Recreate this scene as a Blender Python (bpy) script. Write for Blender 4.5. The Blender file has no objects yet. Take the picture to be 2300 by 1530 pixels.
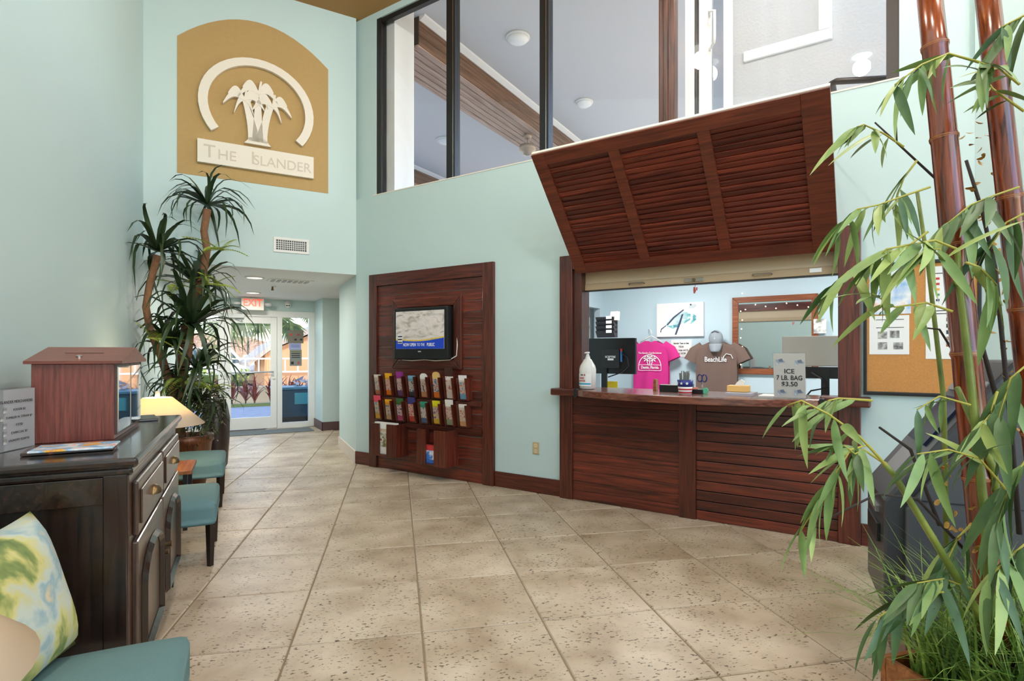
import bpy, bmesh, math, random
from mathutils import Matrix, Vector
random.seed(7)
S = bpy.context.scene
C = S.collection

# ------------------------------------------------------------------ camera, sky, sun, exposure
F = 1251.0; CH = 1.37; HY = 793.0; CX = 1150.0
cam_d = bpy.data.cameras.new('camera'); cam = bpy.data.objects.new('camera', cam_d); C.objects.link(cam)
cam_d.sensor_width = 36.0; cam_d.lens = 36.0 * F / 2300.0
cam_d.shift_y = (HY - 765.0) / 2300.0
cam_d.clip_start = 0.05; cam_d.clip_end = 300
cam.location = (0, 0, CH); cam.rotation_euler = (math.pi / 2, 0, 0)
S.camera = cam
w = bpy.data.worlds.new('sky'); S.world = w; w.use_nodes = True
wn = w.node_tree.nodes; wn.clear()
sky = wn.new('ShaderNodeTexSky'); sky.sky_type = 'NISHITA'; sky.sun_disc = False
sky.sun_elevation = math.radians(42); sky.sun_rotation = math.radians(110); sky.air_density = 1.0; sky.dust_density = 0.6; sky.ozone_density = 1.5
bg = wn.new('ShaderNodeBackground'); bg.inputs['Strength'].default_value = 0.9
wo = wn.new('ShaderNodeOutputWorld')
w.node_tree.links.new(sky.outputs[0], bg.inputs[0]); w.node_tree.links.new(bg.outputs[0], wo.inputs[0])
sun_d = bpy.data.lights.new('sun', 'SUN'); sun = bpy.data.objects.new('sun', sun_d); C.objects.link(sun)
sun_d.energy = 3.6; sun_d.angle = math.radians(1.0); sun_d.color = (1, 0.93, 0.82)
sd = Vector((-0.62, 0.42, -0.62)).normalized()
sun.rotation_euler = sd.to_track_quat('-Z', 'Y').to_euler()
S.view_settings.view_transform = 'Standard'; S.view_settings.look = 'None'
S.view_settings.gamma = 1.0; S.view_settings.use_curve_mapping = False
S.view_settings.exposure = -0.32
LIGHT_W = 132.0        # each recessed ceiling light

# ------------------------------------------------------------------ frames of reference (wall planes)
def frame(o, xd):
    xd = Vector((xd[0], xd[1], 0)).normalized(); yd = Vector((-xd.y, xd.x, 0))
    m = Matrix.Identity(4)
    m.col[0] = (xd.x, xd.y, 0, 0); m.col[1] = (yd.x, yd.y, 0, 0); m.col[3] = (o[0], o[1], 0, 1)
    return m
P1 = (-1.9335, 6.9108)
FC = frame(P1, (0.83377, -0.55212))          # counter wall: x along the wall, -y out into the lobby
BD = (0.86738, 0.49764); LD = (-0.4324, 0.9017)
FB = frame(P1, BD)                           # sign wall above the hall
FE = frame((-4.2718, 10.1713), BD)           # entrance wall
L0 = (-3.848, 5.813)
FL = frame(L0, LD)                           # left wall (x runs away from the camera, -y into the room)
FJ = frame(P1, LD)                           # hall wall on the right
FR = frame((3.018, 3.63), (0.4324, -0.9017)) # right wall
FW = Matrix.Identity(4)

# ------------------------------------------------------------------ materials
MATS = {}
def lin(c):
    return tuple(((v / 255) / 12.92 if v / 255 <= 0.04045 else ((v / 255 + 0.055) / 1.055) ** 2.4) for v in c) + (1,)
def new_mat(name):
    m = bpy.data.materials.new(name); m.use_nodes = True
    nt = m.node_tree; b = nt.nodes['Principled BSDF']
    return m, nt, b
def plain(name, rgb, rough=0.6, metal=0.0, spec=0.5, noise=0.0, nscale=30, bump=0.0, emit=None, estr=0, sub=0, alpha=1):
    if name in MATS: return MATS[name]
    m, nt, b = new_mat(name)
    b.inputs['Base Color'].default_value = lin(rgb); b.inputs['Roughness'].default_value = rough
    b.inputs['Metallic'].default_value = metal; b.inputs['Specular IOR Level'].default_value = spec
    if noise or bump:
        tc = nt.nodes.new('ShaderNodeTexCoord'); n = nt.nodes.new('ShaderNodeTexNoise')
        n.inputs['Scale'].default_value = nscale; n.inputs['Detail'].default_value = 4
        nt.links.new(tc.outputs['Object'], n.inputs['Vector'])
        if noise:
            mx = nt.nodes.new('ShaderNodeMix'); mx.data_type = 'RGBA'
            c = lin(rgb); mx.inputs[6].default_value = tuple(v * (1 - noise) for v in c[:3]) + (1,)
            mx.inputs[7].default_value = tuple(min(1, v * (1 + noise)) for v in c[:3]) + (1,)
            nt.links.new(n.outputs['Fac'], mx.inputs[0]); nt.links.new(mx.outputs[2], b.inputs['Base Color'])
        if bump:
            bp = nt.nodes.new('ShaderNodeBump'); bp.inputs['Strength'].default_value = bump; bp.inputs['Distance'].default_value = 0.01
            nt.links.new(n.outputs['Fac'], bp.inputs['Height']); nt.links.new(bp.outputs[0], b.inputs['Normal'])
    if emit:
        b.inputs['Emission Color'].default_value = lin(emit); b.inputs['Emission Strength'].default_value = estr
    MATS[name] = m; return m
def wood(name, dark, light, rough=0.35, axis='X', scale=1.0, vary=0.35, coat=0.0):
    """grain runs along the given object axis; every board gets its own tone"""
    if name in MATS: return MATS[name]
    m, nt, b = new_mat(name); N = nt.nodes; L = nt.links
    tc = N.new('ShaderNodeTexCoord'); mp = N.new('ShaderNodeMapping'); oi = N.new('ShaderNodeObjectInfo')
    s = {'X': (1.2, 22, 22), 'Y': (22, 1.2, 22), 'Z': (22, 22, 1.2)}[axis]
    mp.inputs['Scale'].default_value = tuple(v * scale for v in s)
    ad = N.new('ShaderNodeVectorMath'); ad.operation = 'ADD'
    ml = N.new('ShaderNodeMath'); ml.operation = 'MULTIPLY'; ml.inputs[1].default_value = 37.0
    L.new(oi.outputs['Random'], ml.inputs[0]); L.new(tc.outputs['Object'], ad.inputs[0]); L.new(ml.outputs[0], ad.inputs[1])
    L.new(ad.outputs[0], mp.inputs['Vector'])
    n = N.new('ShaderNodeTexNoise'); n.inputs['Scale'].default_value = 2.2; n.inputs['Detail'].default_value = 6; n.inputs['Distortion'].default_value = 0.6
    L.new(mp.outputs[0], n.inputs['Vector'])
    cr = N.new('ShaderNodeValToRGB'); cr.color_ramp.elements[0].position = 0.32; cr.color_ramp.elements[1].position = 0.72
    cr.color_ramp.elements[0].color = lin(dark); cr.color_ramp.elements[1].color = lin(light)
    L.new(n.outputs['Fac'], cr.inputs[0])
    hs = N.new('ShaderNodeHueSaturation'); mr = N.new('ShaderNodeMapRange')
    mr.inputs[3].default_value = 1 - vary; mr.inputs[4].default_value = 1 + vary
    L.new(oi.outputs['Random'], mr.inputs[0]); L.new(mr.outputs[0], hs.inputs['Value']); L.new(cr.outputs[0], hs.inputs['Color'])
    L.new(hs.outputs[0], b.inputs['Base Color'])
    b.inputs['Roughness'].default_value = rough; b.inputs['Coat Weight'].default_value = coat; b.inputs['Coat Roughness'].default_value = 0.15
    bp = N.new('ShaderNodeBump'); bp.inputs['Strength'].default_value = 0.15; bp.inputs['Distance'].default_value = 0.004
    L.new(n.outputs['Fac'], bp.inputs['Height']); L.new(bp.outputs[0], b.inputs['Normal'])
    MATS[name] = m; return m
def ramp_mat(name, stops, scale=6, rough=0.6, kind='noise', detail=4, dist=0.0, const=False, coord='Object', vec=(1, 1, 1), bump=0):
    if name in MATS: return MATS[name]
    m, nt, b = new_mat(name); N = nt.nodes; L = nt.links
    tc = N.new('ShaderNodeTexCoord'); mp = N.new('ShaderNodeMapping'); mp.inputs['Scale'].default_value = vec
    L.new(tc.outputs[coord], mp.inputs['Vector'])
    if kind == 'noise':
        n = N.new('ShaderNodeTexNoise'); n.inputs['Scale'].default_value = scale; n.inputs['Detail'].default_value = detail; n.inputs['Distortion'].default_value = dist
        out = n.outputs['Fac']
    elif kind == 'voronoi':
        n = N.new('ShaderNodeTexVoronoi'); n.inputs['Scale'].default_value = scale; out = n.outputs['Color']
    L.new(mp.outputs[0], n.inputs['Vector'])
    cr = N.new('ShaderNodeValToRGB'); e = cr.color_ramp.elements
    while len(e) < len(stops): e.new(0.5)
    for k, (p, c) in enumerate(stops): e[k].position = p; e[k].color = lin(c)
    if const: cr.color_ramp.interpolation = 'CONSTANT'
    L.new(out, cr.inputs[0]); L.new(cr.outputs[0], b.inputs['Base Color']); b.inputs['Roughness'].default_value = rough
    if bump:
        bp = N.new('ShaderNodeBump'); bp.inputs['Strength'].default_value = bump; bp.inputs['Distance'].default_value = 0.01
        L.new(out, bp.inputs['Height']); L.new(bp.outputs[0], b.inputs['Normal'])
    MATS[name] = m; return m
def print_mat(name, bands, pic, seed, scale=26):
    """printed paper: colour bands by height with a mottled picture in the middle"""
    m, nt, b = new_mat(name); N = nt.nodes; L = nt.links
    tc = N.new('ShaderNodeTexCoord'); sp = N.new('ShaderNodeSeparateXYZ'); L.new(tc.outputs['Generated'], sp.inputs[0])
    cr = N.new('ShaderNodeValToRGB'); cr.color_ramp.interpolation = 'CONSTANT'; e = cr.color_ramp.elements
    while len(e) < len(bands): e.new(0.5)
    for k, (p, c) in enumerate(bands): e[k].position = p; e[k].color = lin(c)
    L.new(sp.outputs['Z'], cr.inputs[0])
    v = N.new('ShaderNodeTexNoise'); v.inputs['Scale'].default_value = scale; v.inputs['Detail'].default_value = 3
    mp = N.new('ShaderNodeMapping'); mp.inputs['Location'].default_value = (seed * 3.1, seed, seed * 1.7); L.new(tc.outputs['Object'], mp.inputs[0]); L.new(mp.outputs[0], v.inputs['Vector'])
    c2 = N.new('ShaderNodeValToRGB'); e = c2.color_ramp.elements
    while len(e) < len(pic): e.new(0.5)
    for k, c in enumerate(pic): e[k].position = 0.36 + 0.3 * k / max(1, len(pic) - 1); e[k].color = lin(c)
    L.new(v.outputs['Fac'], c2.inputs[0])
    r = N.new('ShaderNodeValToRGB'); r.color_ramp.interpolation = 'CONSTANT'; e = r.color_ramp.elements
    e[0].position = 0; e[0].color = (0, 0, 0, 1); e[1].position = 0.22; e[1].color = (1, 1, 1, 1); x = e.new(0.72); x.color = (0, 0, 0, 1)
    L.new(sp.outputs['Z'], r.inputs[0])
    mx = N.new('ShaderNodeMix'); mx.data_type = 'RGBA'
    L.new(r.outputs[0], mx.inputs[0]); L.new(cr.outputs[0], mx.inputs[6]); L.new(c2.outputs[0], mx.inputs[7])
    L.new(mx.outputs[2], b.inputs['Base Color']); b.inputs['Roughness'].default_value = 0.35
    return m
def glass_mat(name, tint=(1, 1, 1), refl=0.10, rough=0.0):
    if name in MATS: return MATS[name]
    m, nt, b = new_mat(name); N = nt.nodes; L = nt.links
    t = N.new('ShaderNodeBsdfTransparent'); t.inputs[0].default_value = tint + (1,)
    g = N.new('ShaderNodeBsdfGlossy'); g.inputs['Roughness'].default_value = rough
    lw = N.new('ShaderNodeLayerWeight'); pw = N.new('ShaderNodeMath'); pw.operation = 'POWER'; pw.inputs[1].default_value = 5
    L.new(lw.outputs['Facing'], pw.inputs[0]); fa = N.new('ShaderNodeMath'); fa.operation = 'MULTIPLY_ADD'; fa.inputs[1].default_value = 0.9; fa.inputs[2].default_value = 0.025; L.new(pw.outputs[0], fa.inputs[0])
    ms = N.new('ShaderNodeMixShader'); L.new(fa.outputs[0], ms.inputs[0]); L.new(t.outputs[0], ms.inputs[1]); L.new(g.outputs[0], ms.inputs[2])
    L.new(ms.outputs[0], N['Material Output'].inputs['Surface']); N.remove(b)
    MATS[name] = m; return m
def floor_tile_mat():
    m, nt, b = new_mat('stone_tile'); N = nt.nodes; L = nt.links
    tc = N.new('ShaderNodeTexCoord'); oi = N.new('ShaderNodeObjectInfo')
    ml = N.new('ShaderNodeMath'); ml.operation = 'MULTIPLY'; ml.inputs[1].default_value = 53.0; L.new(oi.outputs['Random'], ml.inputs[0])
    ad = N.new('ShaderNodeVectorMath'); ad.operation = 'ADD'; L.new(tc.outputs['Object'], ad.inputs[0]); L.new(ml.outputs[0], ad.inputs[1])
    big = N.new('ShaderNodeTexNoise'); big.inputs['Scale'].default_value = 3.2; big.inputs['Detail'].default_value = 5; L.new(ad.outputs[0], big.inputs['Vector'])
    cr = N.new('ShaderNodeValToRGB'); cr.color_ramp.elements[0].position = 0.30; cr.color_ramp.elements[1].position = 0.68
    cr.color_ramp.elements[0].color = lin((158, 140, 116)); cr.color_ramp.elements[1].color = lin((200, 186, 164)); L.new(big.outputs['Fac'], cr.inputs[0])
    mp = N.new('ShaderNodeMapping'); mp.inputs['Scale'].default_value = (1.0, 2.0, 1.0); L.new(ad.outputs[0], mp.inputs['Vector'])
    pit = N.new('ShaderNodeTexNoise'); pit.inputs['Scale'].default_value = 42; pit.inputs['Detail'].default_value = 3; L.new(mp.outputs[0], pit.inputs['Vector'])
    pr = N.new('ShaderNodeValToRGB'); pr.color_ramp.elements[0].position = 0.355; pr.color_ramp.elements[1].position = 0.395
    L.new(pit.outputs['Fac'], pr.inputs[0])
    # pits cluster where a second, larger noise is high
    cl = N.new('ShaderNodeTexNoise'); cl.inputs['Scale'].default_value = 6; L.new(ad.outputs[0], cl.inputs['Vector'])
    clr = N.new('ShaderNodeValToRGB'); clr.color_ramp.elements[0].position = 0.36; clr.color_ramp.elements[1].position = 0.52
    clr.color_ramp.elements[0].color = (1, 1, 1, 1); clr.color_ramp.elements[1].color = (0, 0, 0, 1); L.new(cl.outputs['Fac'], clr.inputs[0])
    mxp = N.new('ShaderNodeMath'); mxp.operation = 'MAXIMUM'; L.new(pr.outputs[0], mxp.inputs[0]); L.new(clr.outputs[0], mxp.inputs[1])
    mx = N.new('ShaderNodeMix'); mx.data_type = 'RGBA'; mx.inputs[6].default_value = lin((88, 74, 56))
    L.new(mxp.outputs[0], mx.inputs[0]); L.new(cr.outputs[0], mx.inputs[7])
    L.new(mx.outputs[2], b.inputs['Base Color']); b.inputs['Roughness'].default_value = 0.42; b.inputs['Specular IOR Level'].default_value = 0.4
    sm = N.new('ShaderNodeMath'); sm.operation = 'MULTIPLY_ADD'; sm.inputs[1].default_value = 0.6
    L.new(mxp.outputs[0], sm.inputs[0]); L.new(big.outputs['Fac'], sm.inputs[2])
    bp = N.new('ShaderNodeBump'); bp.inputs['Strength'].default_value = 0.45; bp.inputs['Distance'].default_value = 0.006
    L.new(sm.outputs[0], bp.inputs['Height']); L.new(bp.outputs[0], b.inputs['Normal'])
    return m

MINT = plain('mint_paint', (192, 213, 212), 0.55, noise=0.02, nscale=2, bump=0.03)
WHITE = plain('white_paint', (232, 231, 228), 0.5)
GREYW = plain('grey_white_paint', (214, 214, 214), 0.6)
TAN = plain('tan_paint', (178, 146, 92), 0.7, noise=0.06, nscale=25, bump=0.2)
PLASTER = plain('cream_plaster', (232, 222, 208), 0.6)
MAHOG = wood('mahogany_x', (58, 22, 14), (120, 50, 33), 0.32, 'X', coat=0.25)
MAHOGZ = wood('mahogany_z', (52, 21, 14), (106, 45, 29), 0.32, 'Z', coat=0.25)
LOUV = wood('louvre_wood', (72, 29, 20), (134, 58, 38), 0.4, 'X', vary=0.4)
FLAPW = wood('flap_frame_wood', (78, 30, 18), (122, 54, 32), 0.38, 'X', vary=0.08)
ESPR = wood('espresso_wood', (20, 12, 9), (50, 32, 24), 0.22, 'Z', vary=0.1, coat=0.5)
ESPRX = wood('espresso_wood_x', (24, 15, 11), (58, 38, 28), 0.2, 'X', vary=0.1, coat=0.5)
ESPRF = wood('espresso_front', (52, 36, 28), (104, 78, 64), 0.3, 'Z', vary=0.08, coat=0.4)
OAKRED = wood('red_oak', (92, 40, 32), (134, 68, 56), 0.35, 'Z', scale=2.2, vary=0.05, coat=0.2)
TABLEW = wood('honey_wood', (120, 66, 30), (176, 108, 56), 0.35, 'X', vary=0.05)
FRAMEW = wood('mirror_frame_wood', (120, 62, 34), (160, 92, 56), 0.4, 'X', vary=0.05)
BEAMW = wood('beam_wood', (84, 58, 42), (132, 98, 78), 0.55, 'Y', scale=0.5, vary=0.1)
BEAML = wood('beam_plank_wood', (142, 112, 98), (190, 164, 150), 0.5, 'Y', scale=0.5, vary=0.10)
BLACK = plain('black_metal', (24, 24, 26), 0.4)
BLACKP = plain('black_plastic', (22, 23, 25), 0.35)
CHROME = plain('chrome', (200, 200, 200), 0.2, metal=1.0)
BRASS = plain('aged_brass', (120, 100, 70), 0.35, metal=0.9)
TEAL = plain('teal_fabric', (92, 124, 126), 0.85, noise=0.12, nscale=220, bump=0.15)
LEGW = plain('dark_leg_wood', (34, 22, 18), 0.35)
GLASS = glass_mat('window_glass')
TILE = floor_tile_mat()
GROUT = plain('grout', (134, 116, 94), 0.9, noise=0.1, nscale=40)
BLUEW = plain('pale_blue_paint', (196, 216, 226), 0.6)
PAPER = plain('paper', (238, 238, 236), 0.6)
INK = plain('ink', (40, 40, 44), 0.7)
WHITEINK = plain('white_ink', (240, 240, 240), 0.6)

# ------------------------------------------------------------------ mesh helpers
class B:
    def __init__(s): s.bm = bmesh.new()
    def box(s, x0, x1, y0, y1, z0, z1):
        vs = [s.bm.verts.new(p) for p in ((x0, y0, z0), (x1, y0, z0), (x1, y1, z0), (x0, y1, z0), (x0, y0, z1), (x1, y0, z1), (x1, y1, z1), (x0, y1, z1))]
        for f in ((0, 3, 2, 1), (4, 5, 6, 7), (0, 1, 5, 4), (1, 2, 6, 5), (2, 3, 7, 6), (3, 0, 4, 7)): s.bm.faces.new([vs[i] for i in f])
        return s
    def prism(s, poly, a0, a1, axis='y'):
        """polygon in the two other axes, extruded along axis"""
        def P(p, a): return (p[0], a, p[1]) if axis == 'y' else ((a, p[0], p[1]) if axis == 'x' else (p[0], p[1], a))
        A = [s.bm.verts.new(P(p, a0)) for p in poly]; Bv = [s.bm.verts.new(P(p, a1)) for p in poly]; n = len(poly)
        s.bm.faces.new(A); s.bm.faces.new(Bv[::-1])
        for i in range(n): s.bm.faces.new((A[i], Bv[i], Bv[(i + 1) % n], A[(i + 1) % n]))
        return s
    def tube(s, pts, rad, seg=8, caps=True):
        pts = [Vector(p) for p in pts]; n = len(pts)
        if not hasattr(rad, '__len__'): rad = [rad] * n
        rings = []; up = None
        for i, p in enumerate(pts):
            t = (pts[min(i + 1, n - 1)] - pts[max(i - 1, 0)]).normalized()
            if up is None: up = Vector((0, 0, 1)) if abs(t.z) < 0.9 else Vector((1, 0, 0))
            a = t.cross(up).normalized(); b = a.cross(t).normalized(); up = b
            rings.append([s.bm.verts.new(p + (a * math.cos(2 * math.pi * k / seg) + b * math.sin(2 * math.pi * k / seg)) * rad[i]) for k in range(seg)])
        for i in range(n - 1):
            for k in range(seg): s.bm.faces.new((rings[i][k], rings[i][(k + 1) % seg], rings[i + 1][(k + 1) % seg], rings[i + 1][k]))
        if caps: s.bm.faces.new(rings[0][::-1]); s.bm.faces.new(rings[-1])
        return s
    def lathe(s, prof, cx=0, cy=0, seg=24, close=True):
        rings = []
        for r, z in prof: rings.append([s.bm.verts.new((cx + r * math.cos(2 * math.pi * k / seg), cy + r * math.sin(2 * math.pi * k / seg), z)) for k in range(seg)])
        for i in range(len(prof) - 1):
            for k in range(seg): s.bm.faces.new((rings[i][k], rings[i][(k + 1) % seg], rings[i + 1][(k + 1) % seg], rings[i + 1][k]))
        if close: s.bm.faces.new(rings[0][::-1]); s.bm.faces.new(rings[-1])
        return s
    def grid(s, fn, nu, nv):
        V = [[s.bm.verts.new(fn(i / nu, j / nv)) for j in range(nv + 1)] for i in range(nu + 1)]
        for i in range(nu):
            for j in range(nv): s.bm.faces.new((V[i][j], V[i + 1][j], V[i + 1][j + 1], V[i][j + 1]))
        return s
    def shift(s, v):
        bmesh.ops.translate(s.bm, verts=s.bm.verts, vec=v); return s
    def mesh(s, name, smooth=False):
        bmesh.ops.recalc_face_normals(s.bm, faces=s.bm.faces)
        me = bpy.data.meshes.new(name); s.bm.to_mesh(me); s.bm.free()
        if smooth:
            for p in me.polygons: p.use_smooth = True
        return me
def bx(*a): return B().box(*a)
def tag(o, label=None, cat=None, group=None, kind=None):
    if label: o['label'] = label
    if cat: o['category'] = cat
    if group: o['group'] = group
    if kind: o['kind'] = kind
    return o
def add(name, me, mat, M=None, parent=None, bevel=0, solid=0):
    o = bpy.data.objects.new(name, me); C.objects.link(o)
    if mat and not me.materials: me.materials.append(mat)
    if parent is not None:
        o.parent = parent
        if M is not None: o.matrix_local = M
    elif M is not None: o.matrix_world = M
    if solid:
        md = o.modifiers.new('solid', 'SOLIDIFY'); md.thickness = solid; md.offset = 0
    if bevel:
        md = o.modifiers.new('bevel', 'BEVEL'); md.width = bevel; md.segments = 2; md.limit_method = 'ANGLE'; md.angle_limit = math.radians(40)
    return o
class Thing:
    """an Empty at a thing's base; parts are given in the coordinates of the frame fr"""
    def __init__(s, name, label, cat, fr, base=(0, 0, 0), group=None, kind=None):
        s.o = bpy.data.objects.new(name, None); C.objects.link(s.o); s.o.empty_display_size = 0.1
        s.o.matrix_world = fr @ Matrix.Translation(base); s.b = Vector(base)
        tag(s.o, label, cat, group, kind)
    def part(s, name, b, mat, parent=None, smooth=False, bevel=0, solid=0, label=None):
        b.shift(-s.b); o = add(name, b.mesh(name, smooth), mat, None, s.o, bevel, solid)
        if parent is not None: o.parent = parent
        if label: o['label'] = label
        return o
def single(name, b, mat, fr, base, label, cat, group=None, smooth=False, bevel=0, kind=None):
    b.shift(-Vector(base)); o = add(name, b.mesh(name, smooth), mat, fr @ Matrix.Translation(base), None, bevel)
    return tag(o, label, cat, group, kind)
def struct(name, b, mat, fr=FW, parent=None, smooth=False, bevel=0):
    if parent is not None: return add(name, b.mesh(name, smooth), mat, None, parent, bevel)
    return tag(add(name, b.mesh(name, smooth), mat, fr, None, bevel), kind='structure')
def text(s, size, mat, M, parent, name='lettering', extrude=0.0008, align='CENTER', bold=0.0, sx=1.0):
    """flat lettering in the local XZ plane facing -Y; M places it in the parent's coordinates"""
    cu = bpy.data.curves.new(name, 'FONT'); cu.body = s; cu.size = size; cu.extrude = extrude; cu.align_x = align; cu.align_y = 'CENTER'; cu.offset = bold
    t = bpy.data.objects.new('tmp', cu); C.objects.link(t)
    dg = bpy.context.evaluated_depsgraph_get(); me = bpy.data.meshes.new_from_object(t.evaluated_get(dg))
    bpy.data.objects.remove(t)
    me.materials.clear(); me.materials.append(mat)
    o = bpy.data.objects.new(name, me); C.objects.link(o); o.parent = parent
    o.matrix_local = M @ Matrix.Rotation(math.pi / 2, 4, 'X') @ Matrix.Diagonal((sx, 1, 1, 1))
    return o
def T(x, y, z): return Matrix.Translation((x, y, z))
def wpt(px, py, Y):
    """world point seen at a pixel at depth Y"""
    return Vector(((px - CX) / F * Y, Y, CH + (HY - py) / F * Y))

# ================================================================== THE SETTING
CEIL = 5.52; SILL = 3.27; HALL = 2.34
# floor slab (grout level) and its tiles
fl = struct('floor', B().prism([(-8.5, -4.5), (8, -4.5), (8, 13), (0.93, 13.2), (-6.87, 8.68), (-8.5, 8.0)], -0.12, -0.006, 'z'), GROUT)
ta = Vector((-0.2011, 0.9796, 0)); tb = Vector((0.9796, 0.2011, 0)); TO = Vector((-0.4415, 2.729, 0)); PA = 0.626; PB = 0.611
tme = B().box(-PB / 2 + 0.004, PB / 2 - 0.004, -PA / 2 + 0.004, PA / 2 - 0.004, -0.03, 0).mesh('tile'); tme.materials.append(TILE)
bmt = bmesh.new(); bmt.from_mesh(tme); bmesh.ops.bevel(bmt, geom=[e for e in bmt.edges if all(v.co.z > -0.01 for v in e.verts)], offset=0.005, segments=1, affect='EDGES'); bmt.to_mesh(tme); bmt.free()
FCi = FC.inverted(); FLi = FL.inverted(); FEi = FE.inverted(); FRi = FR.inverted(); FJi = FJ.inverted()
rotT = Matrix.Rotation(math.atan2(tb.y, tb.x), 4, 'Z')
for i in range(-8, 9):
    for j in range(-6, 16):
        c = TO + ta * (PA * (j + 0.5)) + tb * (PB * (i + 0.5))
        pc, pl, pe, pr_ = FCi @ c, FLi @ c, FEi @ c, FRi @ c
        pj = FJi @ c
        if c.y < 0.9 or pl.y > 0.3 or pe.y > -0.12: continue
        if pc.y > 0.40 and (pj.y < -0.42 or pc.x > 0.4): continue
        if pr_.y > 0.2 or abs(c.x) > 0.95 * c.y + 0.5: continue
        o = bpy.data.objects.new('tile', tme); C.objects.link(o); o.parent = fl; o.matrix_local = Matrix.Translation(c) @ rotT
# walls of the lobby
struct('wall_left', B().box(-10, 0, 0, 0.15, 0, CEIL).box(0, 4.75, 0, 0.15, 0, HALL + 0.1), MINT, FL)
wb = struct('wall_back', bx(-2.215, 0.0, 0, 0.16, HALL + 0.003, CEIL), MINT, FB)
# arched tan painted field is part of the wall paint: thin raised panel
arch = [(-1.905, 3.30), (-0.337, 3.30), (-0.337, 4.80)]
for k in range(1, 16):
    a = k / 16; arch.append((-0.337 - 1.568 * a, 4.80 + 0.36 * (1 - (2 * a - 1) ** 2) * 1.0 + (-0.035 * a)))
arch.append((-1.905, 4.765))
struct('painted_arch', B().prism(arch, -0.004, 0.0), TAN, FB)
struct('wall_counter', B().box(0, 2.89, 0, 0.14, 0, SILL).box(5.31, 6.2, 0, 0.14, 0, SILL).box(2.89, 5.31, 0, 0.14, 2.284, SILL).box(3.03, 5.17, 0.02, 0.14, 0, 0.975)
       .box(-0.12, 0.30, 0.05, 0.14, SILL, CEIL).box(5.535, 6.2, 0.05, 0.14, SILL, CEIL).box(0.3, 5.535, 0.05, 0.14, 5.44, CEIL), MINT, FC)
struct('trim_1', bx(0.3, 5.535, -0.004, 0.14, SILL, SILL + 0.012), PLASTER, FC)
struct('wall_right', bx(0, 8.5, 0, 0.15, 0, CEIL), MINT, FR)
struct('wall_hall', bx(0, 1.366, -0.30, 0, 0, HALL), MINT, FJ)
struct('wall_pier', B().box(0.634, 2.6, -0.77, 0.1, 0, HALL), MINT, FE)
struct('wall_rear', B().box(-10.15, -10, -0.45, 0.15, 0, CEIL).box(-10.15, -10, -5.6, -4.85, 0, CEIL).box(-10.15, -10, -4.85, -0.45, 4.9, CEIL).box(-10.15, -10, -4.85, -0.45, 0, 0.25)
       .box(-10.12, -10.03, -2.70, -2.62, 0.25, 4.9).box(-10.12, -10.03, -4.85, -0.45, 2.5, 2.58), MINT, FL)
# ceilings
rr = FL @ Vector((-10.1, -5.7, 0)); rl = FL @ Vector((-10.1, 0.15, 0)); c1 = FC @ Vector((6.2, 0.14, 0)); c2 = FC @ Vector((0, 0.14, 0)); c3 = FL @ Vector((0.1, 0.15, 0))
cl = struct('ceiling', B().prism([(rl.x, rl.y), (rr.x, rr.y), (c1.x + 0.2, c1.y), (c2.x, c2.y), (c3.x, c3.y)], CEIL, CEIL + 0.1, 'z'), plain('brown_ceiling', (170, 125, 70), 0.7))
h = [FL @ Vector((0.0, 0.15, 0)), FL @ Vector((4.9, 0.15, 0)), FE @ Vector((2.6, 0.15, 0)), FJ @ Vector((0.3, -1.6, 0)), FJ @ Vector((0.0, 0, 0))]
struct('ceiling_hall', B().prism([(p.x, p.y) for p in h], HALL, HALL + 0.1, 'z'), WHITE)
# baseboards
MB = MAHOG
struct('baseboard_counter', B().box(0, 0.271, -0.018, 0, 0, 0.155).box(2.115, 2.89, -0.018, 0, 0, 0.155).box(5.31, 6.0, -0.018, 0, 0, 0.155), MB, FC, bevel=0.003)
struct('baseboard_hall', bx(0, 1.37, -0.0, 0.016, 0, 0.15), plain('pale_base', (214, 202, 190), 0.5), FJ)
struct('baseboard_pier', B().box(0.618, 2.0, -0.788, -0.77, 0, 0.15).box(0.618, 0.634, -0.788, 0, 0, 0.15), plain('plum_base', (86, 62, 62), 0.5), FE)
struct('baseboard_left', bx(-10, 4.7, -0.016, 0, 0, 0.15), MB, FL)
# ------------------------------------------------------------------ upper window
wi = Thing('window_1', None, None, FC, (0.3, 0.1, SILL), kind='structure')
wi.part('window_frame', B().box(0.30, 0.375, 0.06, 0.15, SILL, 5.44).box(0.375, 5.46, 0.07, 0.13, 5.38, 5.44), BLACK)
wi.part('window_frame', bx(5.46, 5.535, 0.06, 0.15, SILL, 5.44), plain('bronze', (44, 36, 30), 0.4))
for a, b_ in ((1.41, 1.53), (2.61, 2.71)):
    mu = wi.part('mullion', bx(a, b_, 0.055, 0.145, SILL, 5.44), BLACK)
    wi.part('bead', bx(b_ - 0.03, b_ - 0.022, 0.05, 0.06, SILL, 5.44), CHROME, mu)
wi.part('mullion', B().box(3.815, 3.955, 0.05, 0.15, SILL, 5.44).box(3.86, 3.90, 0.035, 0.05, SILL, 5.44), wood('worn_post', (40, 20, 12), (104, 56, 34), 0.4, 'Z'), bevel=0.006)
for a, b_ in ((0.375, 1.41), (1.53, 2.61), (2.71, 3.815), (3.955, 5.46)):
    wi.part('pane', bx(a, b_, 0.095, 0.101, SILL, 5.40), GLASS)
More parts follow.
